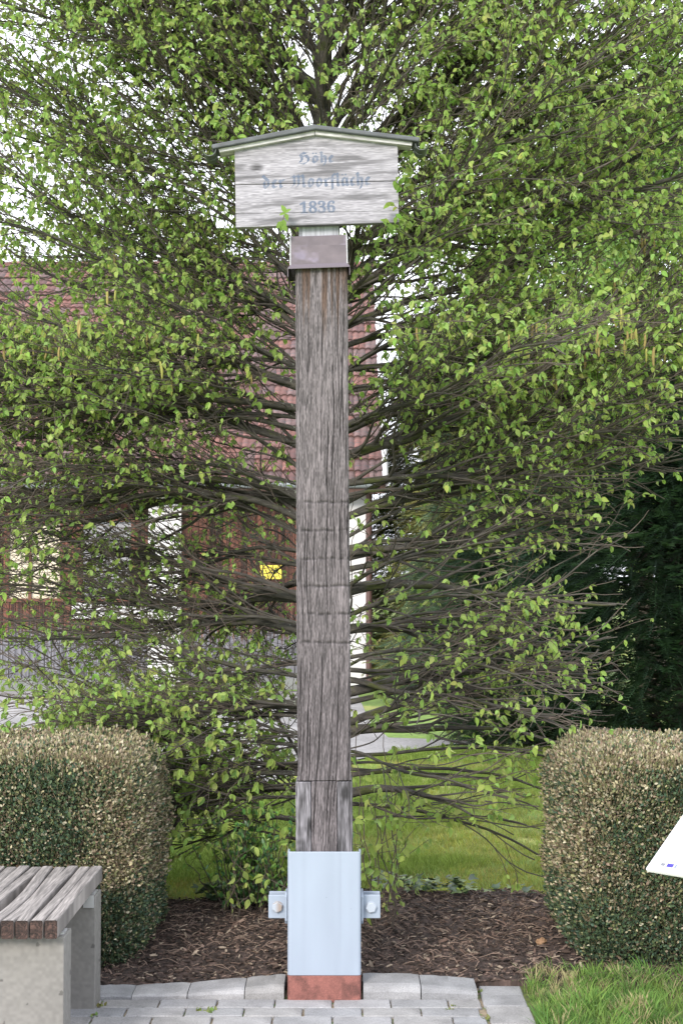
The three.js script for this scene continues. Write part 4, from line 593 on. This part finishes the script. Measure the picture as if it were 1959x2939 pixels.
//@@NEXT
// ---------------------------------------------------------------- the hornbeam behind the post
{
  const tree = thing('hornbeam_tree', 'broad hornbeam tree with fresh green leaves, its trunk hidden behind the wooden post', 'tree');
  const R = rng(9001), TX = -0.085, TZ = -1.32, rand = (a, b) => a + (b - a) * R();
  const bark = tex(256, 512, (u, v, o) => { const n = fbm(u * 6, v * 14, 4, 901), f = noise(u * 60, v * 60, 903), moss = smooth(0.50, 0.66, fbm(u * 3 + 4, v * 7, 3, 905)), lich = noise(u * 34, v * 60, 907) > 0.86 ? smooth(0.45, 0.6, fbm(u * 5, v * 9, 3, 909)) : 0; let k = 0.25 + (n - 0.5) * 0.16 + (f - 0.5) * 0.09; o[0] = lerp(lerp(k * 1.0, k * 0.95, moss), 0.5, lich * 0.8); o[1] = lerp(lerp(k * 0.955, k * 1.03, moss), 0.53, lich * 0.8); o[2] = lerp(lerp(k * 0.89, k * 0.52, moss), 0.48, lich * 0.8); });
  const barkM = std(0xffffff, 0.92, { map: bark, bumpMap: bark, bumpScale: 0.003 }), twigM = std(0xffffff, 0.9, { map: tex(128, 128, (u, v, o) => { const k = 0.29 + (fbm(u * 4, v * 9, 4, 911) - 0.5) * 0.22; o[0] = k * 1.0; o[1] = k * 0.945; o[2] = k * 0.88; }) }), fineM = std(RGB(0.095, 0.076, 0.062), 0.9);
  // where wood may grow: not through the post, the sign, the hedges or the ground
  const free = (p, m = 0) => {
    if (p.y < 0.10) return false;
    if (p.z > -0.23 - m && p.x > -0.26 - m && p.x < 0.13 + m && p.y < 2.75) return false;
    if (p.z > -0.16 - m && p.x > -0.50 && p.x < 0.32 && p.y > 2.62) return false;
    if (p.z > 0.02) return false;
    for (const h of HEDGES) if (p.x > h[0] - 0.03 && p.x < h[1] + 0.03 && p.y < h[2] + 0.02 && p.z > h[3] - 0.02 && p.z < h[4] + 0.05) return false;
    return true;
  };
  const reach = (x, y) => x < TX ? 2.3 : lerp(1.36, 2.3, smooth(1.75, 2.55, y)) * (y < 0.75 ? lerp(0.75, 1, smooth(0.4, 0.75, y)) : 1);
  const secB = new Buf(), twB = new Buf(), leaves = [], catkins = [];
  const leafP = (p) => { const a = lerp(0.8, 0.4, smooth(0.85, 1.35, p.y)), b = smooth(1.7, 2.5, p.y); return p.x > TX ? Math.max(lerp(a, 1, b), 0.62) : lerp(a, 1, b); };
  const dens = (p) => (p.x > TX + 0.1 ? (p.y < 0.8 ? 0.35 : lerp(0.66, 1.0, smooth(1.5, 2.4, p.y))) : lerp(0.95, 1.0, smooth(1.5, 2.5, p.y)));
  const tmpA = V(), tmpN = V();
  function cluster(p, dir, k) {               // a few young leaves hanging from one bud
    for (let i = 0; i < k; i++) {
      tmpA.copy(dir).multiplyScalar(0.55); tmpA.x += rand(-0.6, 0.6); tmpA.z += rand(-0.6, 0.6); tmpA.y += rand(-1.5, 0.05);
      tmpN.set(rand(-0.9, 0.9), rand(0.0, 0.9), rand(-0.6, 1.0)); const s = rand(0.021, 0.046) * (R() < 0.3 ? 0.6 : 1) * lerp(0.85, 1.1, smooth(1.2, 0.6, p.y));
      const q = p.clone(); if (!free(q, 0.02)) continue;
      const yl = R(); leaves.push({ p: q, m: leafMatrix(q, tmpA, tmpN, s, new THREE.Matrix4()), s, c: [lerp(0.29, 0.45, yl * yl) * rand(0.88, 1.12), lerp(0.43, 0.54, yl) * rand(0.9, 1.1), lerp(0.09, 0.15, yl) * rand(0.8, 1.2)] });
    }
  }
  const Y = V(0, 1, 0);
  function wander(start, dir, len, step, r0, r1, wig, bend, lim) {
    const pts = [start.clone()], rad = [r0], d = dir.clone().normalize(), d0 = d.clone(), w = V(rand(-1, 1), rand(-1, 1), rand(-1, 1)), n = Math.max(2, Math.round(len / step)), lk = rand(0.74, 1.12); let p = start.clone();
    for (let k = 1; k <= n; k++) {
      const t = k / n; w.x = w.x * 0.55 + rand(-1, 1); w.y = w.y * 0.55 + rand(-1, 1); w.z = w.z * 0.55 + rand(-1, 1); const bd = bend(t) * step; d0.y += bd;
      d.addScaledVector(w, wig); d.y += bd; d.addScaledVector(d0, 0.22).normalize(); const q = p.clone().addScaledVector(d, step);
      if (!free(q)) { if (k < 2) return null; break; }
      if (lim && Math.hypot((q.x - TX), (q.z - TZ) * 1.25) > reach(q.x, q.y) * lk) break;
      p = q; pts.push(p.clone()); rad.push(lerp(r0, r1, Math.pow(t, 0.8)));
    }
    if (pts.length < 3 || (step > 0.055 && pts.length < n * 0.45)) return null;
    const m = pts.length - 1; for (let k = 0; k <= m; k++) rad[k] = lerp(r0, r1, Math.pow(k / m, step > 0.055 ? 0.58 : 0.8)); return { pts, rad };
  }
  const childDir = (pts, i, side, ang, lift) => { const t = pts[Math.min(pts.length - 1, i + 1)].clone().sub(pts[Math.max(0, i - 1)]).normalize(), s = V().crossVectors(Y, t); if (s.lengthSq() < 0.02) s.set(rand(-1, 1), 0, rand(-1, 1)); s.normalize().applyAxisAngle(t, rand(-0.75, 0.75)); return t.multiplyScalar(Math.cos(ang)).addScaledVector(s, side * Math.sin(ang)).addScaledVector(Y, lift).normalize(); };
  function twig(pt, d, len, p0) {              // the last shoots, with buds, leaves and catkins
    const c = wander(pt, d, len, 0.03, Math.min(0.0024, p0), 0.0011, 0.16, () => 0.6, true); if (!c) return;
    tube(twB, c.pts, c.rad, 3, 3, false); const lp = leafP(pt);
    for (let i = 1; i < c.pts.length - 1; i++) if (R() < 0.3 * lp) cluster(c.pts[i], d, R() < 0.5 ? 2 : 3);
    const e = c.pts[c.pts.length - 1]; if (R() < lp * 0.78) cluster(e, d, 2 + Math.floor(R() * 3.2 + (e.y > 2.3 ? 1.0 : 0)));
    if (e.y > 2.35 && R() < 0.035) catkins.push(e);
  }
  function branch3(pt, d, len, r) {
    const c = wander(pt, d, len, 0.042, r, 0.0016, 0.2, (t) => 0.4, true); if (!c) return;
    tube(twB, c.pts, c.rad, 3, 2, false); let side = R() < 0.5 ? 1 : -1; const n = c.pts.length;
    for (let i = 1; i < n; i++) if (R() < 0.5) { side = -side; twig(c.pts[i], childDir(c.pts, Math.min(i, n - 2), side, rand(0.45, 0.95), rand(-0.15, 0.25)), rand(0.04, 0.13), c.rad[i]); }
    twig(c.pts[n - 1], c.pts[n - 1].clone().sub(c.pts[n - 2]), rand(0.05, 0.12), 0.002);
  }
  function branch2(pt, d, len, r) {
    const c = wander(pt, d, len, 0.05, r, 0.0028, 0.16, (t) => lerp(-0.25, 0.5, t), true); if (!c) return;
    tube(secB, c.pts, c.rad, 5, 2); let side = R() < 0.5 ? 1 : -1; const n = c.pts.length;
    for (let i = 2; i < n; i++) if (R() < lerp(0.34, 0.62, i / n) * dens(c.pts[i])) { side = -side; branch3(c.pts[i], childDir(c.pts, Math.min(i, n - 2), side, rand(0.3, 0.8), rand(-0.12, 0.2)), rand(0.12, 0.4) * lerp(1.1, 0.6, i / n), Math.min(0.005, c.rad[i] * 0.6)); }
    branch3(c.pts[n - 1], c.pts[n - 1].clone().sub(c.pts[n - 2]), rand(0.1, 0.25), 0.003);
  }
  // trunk
  const tp = [], tr = []; for (let k = 0; k <= 26; k++) { const t = k / 26; tp.push(V(TX + 0.03 * Math.sin(t * 7) + 0.03 * t, -0.06 + t * 5.0, TZ + 0.05 * Math.sin(t * 5 + 1))); tr.push(lerp(0.105, 0.022, Math.pow(t, 0.85)) + 0.05 * Math.exp(-t * 26)); }
  { const b = new Buf(); tube(b, tp, tr, 14, 2); mesh('trunk', b.geo(true), barkM, tree); }
  const trunkAt = (h) => { const f = clamp((h + 0.06) / 5, 0, 0.999) * 26, i = Math.floor(f); return tp[i].clone().lerp(tp[i + 1], f - i); };
  const NL = 172;
  for (let k = 0; k < NL; k++) {
    const low = k < 14, u = (k - 14 + 0.5) / (NL - 14), h = low ? rand(0.30, 0.85) : 0.42 + 3.95 * Math.pow(u, 0.95) + rand(-0.05, 0.05), hs = clamp((h - 0.35) / 3.2), az = (low ? (k % 4 === 3 ? 0 : Math.PI) : k % 2 ? 0 : Math.PI) + Math.asin(clamp(rand(-0.98, 0.98))) * 1.1;
    const el = lerp(0.0, 0.95, Math.pow(hs, 1.6)) + rand(-0.14 - 0.3 * smooth(0.4, 0.7, hs), 0.2) + 0.09, d = V(Math.cos(az) * Math.cos(el), Math.sin(el), Math.sin(az) * Math.cos(el));
    const big = R(), r0 = low ? rand(0.006, 0.011) : lerp(0.009, 0.036, big * big * big), L = low ? rand(0.6, 1.25) : lerp(1.9, 2.2, hs) * rand(0.7, 1.15);
    const sag = lerp(-0.4, -0.12, hs), c = wander(trunkAt(h), d, L, 0.06, r0, low ? 0.0028 : 0.0045, low ? 0.1 : 0.1, (t) => t < 0.45 ? sag : lerp(sag, 0.5, (t - 0.45) / 0.55), true); if (!c) continue;
    const b = new Buf(); tube(b, c.pts, c.rad, 8, 2); mesh('branch', b.geo(true), barkM, tree);
    let side = R() < 0.5 ? 1 : -1; const n = c.pts.length;
    for (let i = 2; i < n * 0.7; i++) if (R() < 0.36 * dens(c.pts[i])) { side = -side; branch3(c.pts[i], childDir(c.pts, i, side, rand(0.5, 1.25), rand(-0.2, 0.3)), rand(0.1, 0.3), 0.0034); }
    for (let i = 2; i < n; i++) if (R() < lerp(0.72, 0.85, i / n) * dens(c.pts[i])) { side = -side; const t = i / n; branch2(c.pts[i], childDir(c.pts, Math.min(i, n - 2), side, rand(0.2, 0.62), rand(-0.1, 0.18)), rand(0.35, 1.0) * lerp(1.1, 0.55, t), Math.min(0.011, c.rad[i] * rand(0.35, 0.65))); }
    branch2(c.pts[n - 1], c.pts[n - 1].clone().sub(c.pts[n - 2]), rand(0.2, 0.5), 0.006);
  }
  // sprigs that reach round in front of the sign board, and young suckers at the foot
  const sprig = (a, list) => { const pts = list.map(([x, y, z]) => onZ(x, y, z)); const curve = new THREE.CatmullRomCurve3(pts).getPoints(14); tube(twB, curve, curve.map((_, i) => lerp(0.0024, 0.0012, i / 14)), 4, 2); return curve; };
  const addLeaf = (p, al, n, s, c = [0.24, 0.39, 0.075]) => leaves.push({ p, m: leafMatrix(p, al, n, s, new THREE.Matrix4()), s, c });
  { const s = sprig(0, [[790, 730, -0.2], [800, 690, -0.05], [806, 655, 0.03], [811, 632, 0.035], [818, 612, 0.035]]); const e = s[14]; addLeaf(e, V(-0.35, 1, 0.1), V(0.3, 0, 1), 0.034); addLeaf(e, V(0.6, 0.5, 0.2), V(-0.4, 0.3, 1), 0.026); addLeaf(e, V(0.35, -0.9, 0.2), V(0.3, 0.2, 1), 0.03); addLeaf(e, V(-0.7, -0.2, 0.2), V(0, 0.4, 1), 0.022); addLeaf(s[11], V(0.2, -1, 0.1), V(0.2, 0.1, 1), 0.034); addLeaf(s[10], V(-0.6, -0.7, 0.1), V(0.1, 0.3, 1), 0.034); addLeaf(s[9], V(0.5, -0.8, 0.2), V(-0.2, 0.3, 1), 0.036); addLeaf(s[9], V(-0.1, -1, 0.1), V(0.4, 0.1, 1), 0.03); }
  for (const [pts, n] of [[[[1230, 590, -0.25], [1180, 560, -0.06], [1150, 535, 0.025], [1130, 518, 0.03]], 5], [[[1230, 640, -0.2], [1175, 620, -0.05], [1145, 600, 0.02], [1122, 585, 0.03]], 4], [[[1190, 690, -0.2], [1150, 665, -0.03], [1120, 645, 0.03], [1098, 630, 0.03]], 6], [[[1180, 680, -0.2], [1150, 655, -0.02], [1138, 630, 0.02], [1135, 615, 0.025]], 3]]) { const s = sprig(0, pts); for (let i = 0; i < n; i++) { const q = s[14 - Math.floor(i * 1.3)]; addLeaf(q, V(rand(-0.7, 0.5), rand(-1, 0.3), 0.15), V(rand(-0.4, 0.4), 0.3, 1), rand(0.022, 0.036), [rand(0.14, 0.24), rand(0.27, 0.36), 0.045]); } }
  for (let k = 0; k < 26; k++) {
    const right = k < 12, x = right ? rand(0.06, 0.24) : rand(-0.62, -0.12), z = rand(-1.35, -0.75), pts = [], rad = [], L = right ? rand(0.35, 0.9) : rand(0.2, 0.5), lx = rand(-0.12, 0.12); for (let i = 0; i <= 9; i++) { const t = i / 9; pts.push(V(x + lx * t * t + 0.01 * Math.sin(i * 2 + k), 0.02 + L * t, z + 0.05 * t)); rad.push(lerp(0.0034, 0.0014, t)); }
    tube(twB, pts, rad, 4, 2); for (let i = 1; i <= 9; i++) { if (R() < 0.8) cluster(pts[i], V(rand(-1, 1), 0.1, rand(-0.4, 1)), 1 + Math.floor(R() * 2)); if (R() < 0.35) twig(pts[i], V(rand(-1, 1), 0.3, rand(-0.3, 1)), rand(0.05, 0.14), 0.002); }
  }
  stuff(mesh('small_branches', secB.geo(true), twigM, tree)); stuff(mesh('twigs', twB.geo(true), fineM, tree));
  // the leaves that show largest stand alone, the rest are one mass
  const vein = tex(64, 128, (u, v, o) => { const s = Math.abs(u - 0.5) * 2, r = Math.abs(Math.sin((v * 11 - s * 2.2) * Math.PI)); const k = 0.9 + 0.1 * r + (s < 0.06 ? 0.08 : 0) + (noise(u * 20, v * 30, 921) - 0.5) * 0.08; o[0] = o[1] = o[2] = k; });
  const shape = leafGeo(0.56, 0.42, 0.26, [[0.16, 0.66], [0.36, 1], [0.6, 0.88], [0.82, 0.46]]), lm = leafMat(0.5); lm.clearcoat = 0.12; lm.clearcoatRoughness = 0.6; lm.map = vein;
  const proj = (p) => { const dx = p.x, dy = p.y - CY, dz = p.z - CZ, zz = -(dy * sp * -1 + dz * cp) , yy = dy * cp + dz * sp; return [PW / 2 + dx / zz * F, PH / 2 - yy / zz * F, zz]; };
  leaves.forEach((l) => { const [x, y, z] = proj(l.p); l.k = x > 5 && x < PW - 5 && y > 5 && y < PH - 5 ? l.s / z : 0; });
  leaves.sort((a, b) => b.k - a.k);
  const tones = [[0.30, 0.42, 0.085], [0.34, 0.46, 0.10], [0.40, 0.49, 0.12], [0.32, 0.44, 0.09]].map((c) => { const m = lm.clone(); m.color.setRGB(...c); return m; });
  leaves.slice(0, 300).forEach((l, i) => { const m = mesh('leaf', shape, tones[i % 4], tree); m.applyMatrix4(l.m); });
  instanced('foliage', shape, lm, leaves.slice(300), tree);
  const cat = (() => { const pr = [[0.0, 0], [0.05, -0.04], [0.075, -0.2], [0.08, -0.5], [0.06, -0.85], [0.0, -1]].map(([x, y]) => new THREE.Vector2(x, y)); const g = new THREE.LatheGeometry(pr, 7), p = g.attributes.position; for (let i = 0; i < p.count; i++) { p.setX(i, p.getX(i) + 0.06 * Math.sin(p.getY(i) * 3)); } g.computeVertexNormals(); return g; })();
  const catM = [[0.32, 0.27, 0.09], [0.26, 0.2, 0.075], [0.3, 0.3, 0.08]].map((c) => std(RGB(...c), 0.9)); let nc = 0;
  for (const e of catkins) { if (nc >= 260) break; const k = 1 + Math.floor(R() * 3); for (let i = 0; i < k; i++) { const m = mesh('catkin', cat, catM[Math.floor(R() * 3)], tree); m.position.set(e.x + rand(-0.03, 0.03), e.y, e.z + rand(-0.03, 0.03)); m.scale.setScalar(rand(0.045, 0.085)); m.rotation.set(rand(-0.15, 0.15), R() * 6, rand(-0.15, 0.15)); nc++; } }
}
//@@NEXT
// ---------------------------------------------------------------- grass, ground cover, small plants
function tuftGeo(n, seed, spread, lean) { const b = new Buf(), R = rng(seed); for (let k = 0; k < n; k++) { const a = R() * 6.283, rr = Math.sqrt(R()) * spread, x = Math.cos(a) * rr, z = Math.sin(a) * rr, h = 0.55 + 0.45 * R(), w = 0.022 + 0.02 * R(), lx = (R() - 0.5) * lean + Math.cos(a) * lean * 0.4, lz = (R() - 0.5) * lean + Math.sin(a) * lean * 0.4, f = R() * 3.14, cx = Math.cos(f) * w, cz = Math.sin(f) * w; const p = (t, s) => b.vert(x + lx * t * t * h + cx * s, h * t * (1 - 0.12 * t * lean), z + lz * t * t * h + cz * s, s, t); const v = [p(0, -1), p(0, 1), p(0.45, -0.85), p(0.45, 0.85), p(0.78, -0.55), p(0.78, 0.55), p(1, 0)]; b.i.push(v[0], v[1], v[2], v[1], v[3], v[2], v[2], v[3], v[4], v[3], v[5], v[4], v[4], v[5], v[6]); } return b.geo(); }
const tuft = new THREE.Object3D();
{
  const R = rng(1001), short = tuftGeo(16, 1002, 0.7, 0.9), list = [], inYard = (x, D) => (x < -0.7 && D > lerp(9.3, 10.5, smooth(-14, -0.7, x)) - 0.05) || (x >= -0.7 && x < 0.5 && D > lerp(10.5, 12.8, (x + 0.7) / 1.2) && D < 15) || (x >= 0.5 && D > 12.95 && D < 13.8);
  for (let k = 0; k < 30000; k++) {
    const D = lerp(6.72, 13, Math.pow(R(), 1.7)), x = lerp(-0.36, 0.36, R()) * D; if (D < bedEdge(x) - 0.02 || inYard(x, D)) continue;
    const dry = smooth(0.50, 0.66, fbm(x * 0.9 + 3, D * 1.7, 3, 1005)), n = fbm(x * 2.2, D * 2.2, 3, 1007), kk = 0.75 + 0.5 * R();
    tuft.position.set(x, LAWN_Y - 0.004, CZ - D); tuft.rotation.set(0, R() * 6.28, 0); const s = lerp(0.045, 0.085, R()) * lerp(1, 0.75, dry); tuft.scale.set(s * 1.1, s, s * 1.1); tuft.updateMatrix();
    list.push({ m: tuft.matrix.clone(), c: [lerp(0.19 + 0.07 * n, 0.38, dry * R()) * kk, lerp(0.28 + 0.06 * n, 0.38, dry * R()) * kk, lerp(0.06, 0.13, dry * R()) * kk] });
  }
  instanced('lawn_grass', short, leafMat(0.25), list, scene, 'short mown grass blades of the lawn', 'grass');
}
{ // rough grass on the near verge, beside the paving
  const b = new Buf(), nx = 40, nd = 30; for (let j = 0; j <= nd; j++) for (let i = 0; i <= nx; i++) { const x = lerp(0.655, 2.6, i / nx), D = lerp(3.2, 5.48, j / nd); b.vert(x, -0.006 + 0.02 * smooth(0.655, 0.72, x) * fbm(x * 6, D * 6, 2, 1011) - 0.03 * smooth(5.4, 5.48, D), CZ - D, x, D); }
  for (let j = 0; j < nd; j++) for (let i = 0; i < nx; i++) { const a = j * (nx + 1) + i, c = a + nx + 1; b.i.push(a, a + 1, c, a + 1, c + 1, c); }
  structure(mesh('grass_verge', b.geo(), std(0xffffff, 0.95, { map: tex(256, 256, (u, v, o) => { const n = fbm(u * 12, v * 12, 4, 1013), f = noise(u * 90, v * 90, 1015); o[0] = 0.22 + n * 0.12 + (f - 0.5) * 0.1; o[1] = 0.26 + n * 0.12 + (f - 0.5) * 0.1; o[2] = 0.12 + n * 0.05; }) })), 'soil under the rough grass verge');
  const R = rng(1021), long = [tuftGeo(11, 1022, 0.22, 1.1), tuftGeo(9, 1023, 0.3, 1.5)], lists = [[], []];
  for (let k = 0; k < 2600; k++) {
    const D = lerp(4.2, 5.5, R()), x = 0.66 + Math.pow(R(), 0.9) * 1.3, edge = smooth(0.66, 0.74, x); const cl = fbm(x * 6, D * 6, 3, 1025); if (R() > 0.25 + cl * 1.1) continue;
    tuft.position.set(x + (1 - edge) * 0.01, -0.006, CZ - D); tuft.rotation.set((R() - 0.5) * 0.3, R() * 6.28, (R() - 0.5) * 0.3); const s = lerp(0.045, 0.12, R() * cl * 1.7) ; tuft.scale.set(s * 0.75, s, s * 0.75); tuft.updateMatrix();
    const dry = R() < 0.12 + 0.5 * smooth(0.58, 0.7, fbm(x * 5 + 7, D * 5, 3, 1027)), kk = 0.75 + 0.5 * R(), y = R();
    lists[k % 2].push({ m: tuft.matrix.clone(), c: dry ? [0.32 * kk, 0.29 * kk, 0.15 * kk] : [lerp(0.085, 0.18, y) * kk, lerp(0.19, 0.28, y) * kk, lerp(0.04, 0.06, y) * kk] });
  }
  lists.forEach((l, i) => instanced(i ? 'verge_grass_blades' : 'verge_grass', long[i], leafMat(0.3), l, scene, i ? 'loose arching grass blades over the verge edge' : 'rough green grass tufts on the verge beside the paving', 'grass'));
}
{ // weeds in the joints and along the bed edge
  const R = rng(1031), w = tuftGeo(7, 1032, 0.4, 1.6), l = leafGeo(0.7, 0.3, 0.2, [[0.3, 0.9], [0.7, 0.8]]), list = [], al = V(), n = V();
  for (const [px, py, s] of [[600, 2908, 0.035], [610, 2904, 0.03], [290, 2890, 0.03], [272, 2918, 0.025], [1300, 2890, 0.02], [1290, 2900, 0.02], [1395, 2925, 0.03], [1368, 2850, 0.03], [575, 2903, 0.03], [1450, 2825, 0.04], [1440, 2818, 0.03]]) { const p = onY(px, py, -0.005); for (let k = 0; k < 7; k++) { al.set(R() - 0.5, 0.35 + R() * 0.5, R() - 0.5); n.set(R() - 0.5, 1, R() - 0.5); const q = p.clone(); q.x += (R() - 0.5) * s; q.z += (R() - 0.5) * s * 0.6; list.push({ m: leafMatrix(q, al, n, s * (0.25 + 0.45 * R()), new THREE.Matrix4()), c: [0.13 + 0.06 * R(), 0.17 + 0.06 * R(), 0.06] }); } }
  instanced('joint_weeds', l, leafMat(0.25), list, scene, 'tiny weeds growing in the paving joints', 'weeds');
  const ivy = (() => { const s = new THREE.Shape(); [[0, 0], [0.42, 0.1], [0.5, 0.45], [0.2, 0.5], [0, 1], [-0.2, 0.5], [-0.5, 0.45], [-0.42, 0.1]].forEach(([x, y], i) => (i ? s.lineTo(x, y) : s.moveTo(x, y))); s.closePath(); const g = new THREE.ShapeGeometry(s), p = g.attributes.position; for (let i = 0; i < p.count; i++) p.setZ(i, Math.abs(p.getX(i)) * 0.25 - p.getY(i) * p.getY(i) * 0.15); g.computeVertexNormals(); return g; })(), il = [];
  for (let k = 0; k < 620; k++) { const x = R() < 0.6 ? lerp(-1.0, -0.15, R()) : lerp(0.15, 1.2, R()), D = bedEdge(x) - 0.16 + (R() + R() - 1) * 0.14, c = fbm(x * 4, D * 4, 2, 1035); if (c < 0.53) continue; al.set(R() - 0.5, 0.25 * R(), R() - 0.2); n.set((R() - 0.5) * 0.8, 1, (R() - 0.2) * 0.8); const pale = R() < 0.3, kk = 0.7 + 0.6 * R(); il.push({ m: leafMatrix(V(x, bedY(x, D) + 0.02 + 0.05 * R(), CZ - D), al, n, lerp(0.025, 0.06, R()), new THREE.Matrix4()), c: pale ? [0.14 * kk, 0.2 * kk, 0.07 * kk] : [0.04 * kk, 0.08 * kk, 0.03 * kk] }); }
  instanced('ivy_leaves', ivy, std(0xffffff, 0.5), il, scene, 'glossy ivy leaves creeping along the lawn edge of the bed', 'ivy');
}
{ // glossy evergreen shrub at the foot of the tree
  const g = thing('evergreen_shrub', 'small glossy green shrub beside the steel sleeve, at the foot of the tree', 'shrub'), R = rng(1041), b = new Buf(), list = [], al = V(), n = V();
  for (let k = 0; k < 46; k++) { const x0 = -0.36 + (R() - 0.5) * 0.3, z0 = -1.22 + (R() - 0.5) * 0.22, L = lerp(0.22, 0.46, R()), lx = (R() - 0.5) * 0.36, lz = (R() - 0.4) * 0.24, pts = [], rad = []; for (let i = 0; i <= 8; i++) { const t = i / 8; pts.push(V(x0 + lx * t, 0.03 + L * t, z0 + lz * t)); rad.push(lerp(0.0035, 0.0013, t)); } tube(b, pts, rad, 4);
    for (let i = 1; i <= 8; i++) for (let s = 0; s < 4; s++) { al.set(R() - 0.5, 0.25 + 0.4 * R(), R() - 0.5); n.set(R() - 0.5, 0.8, R() - 0.2); const y = R(), kk = 0.8 + 0.4 * R(); list.push({ m: leafMatrix(pts[i].clone().add(V((R() - 0.5) * 0.02, 0, (R() - 0.5) * 0.02)), al, n, lerp(0.02, 0.04, R()), new THREE.Matrix4()), c: [lerp(0.035, 0.13, y * y) * kk, lerp(0.085, 0.22, y) * kk, 0.035 * kk] }); } }
  mesh('stems', b.geo(true), std(RGB(0.07, 0.055, 0.04), 0.9), g); stuff(g.children[0]); instanced('leaves', leafGeo(0.42, 0.3, 0.15), std(0xffffff, 0.4), list, g);
}
{ // a curled brown leaf on the mulch
  const p = onY(1552, 2722, 0.03), c = new THREE.SphereGeometry(0.017, 16, 12, 0, 4.4, 0.3, 2.2), q = c.attributes.position; for (let i = 0; i < q.count; i++) { const k = 1 + 0.9 * (noise(q.getX(i) * 210, q.getY(i) * 210 + q.getZ(i) * 130, 1051) - 0.5); q.setXYZ(i, q.getX(i) * k * 1.2, q.getY(i) * k * 0.9, q.getZ(i) * k); } c.computeVertexNormals();
  const m = mesh('dry_leaf', c, std(RGB(0.24, 0.145, 0.08), 0.85)); m.position.set(p.x, bedY(p.x, CZ - p.z) + 0.014, p.z); m.userData = { label: 'curled orange brown dry leaf lying on the bark mulch', category: 'leaf' };
}
renderer.render(scene, camera);
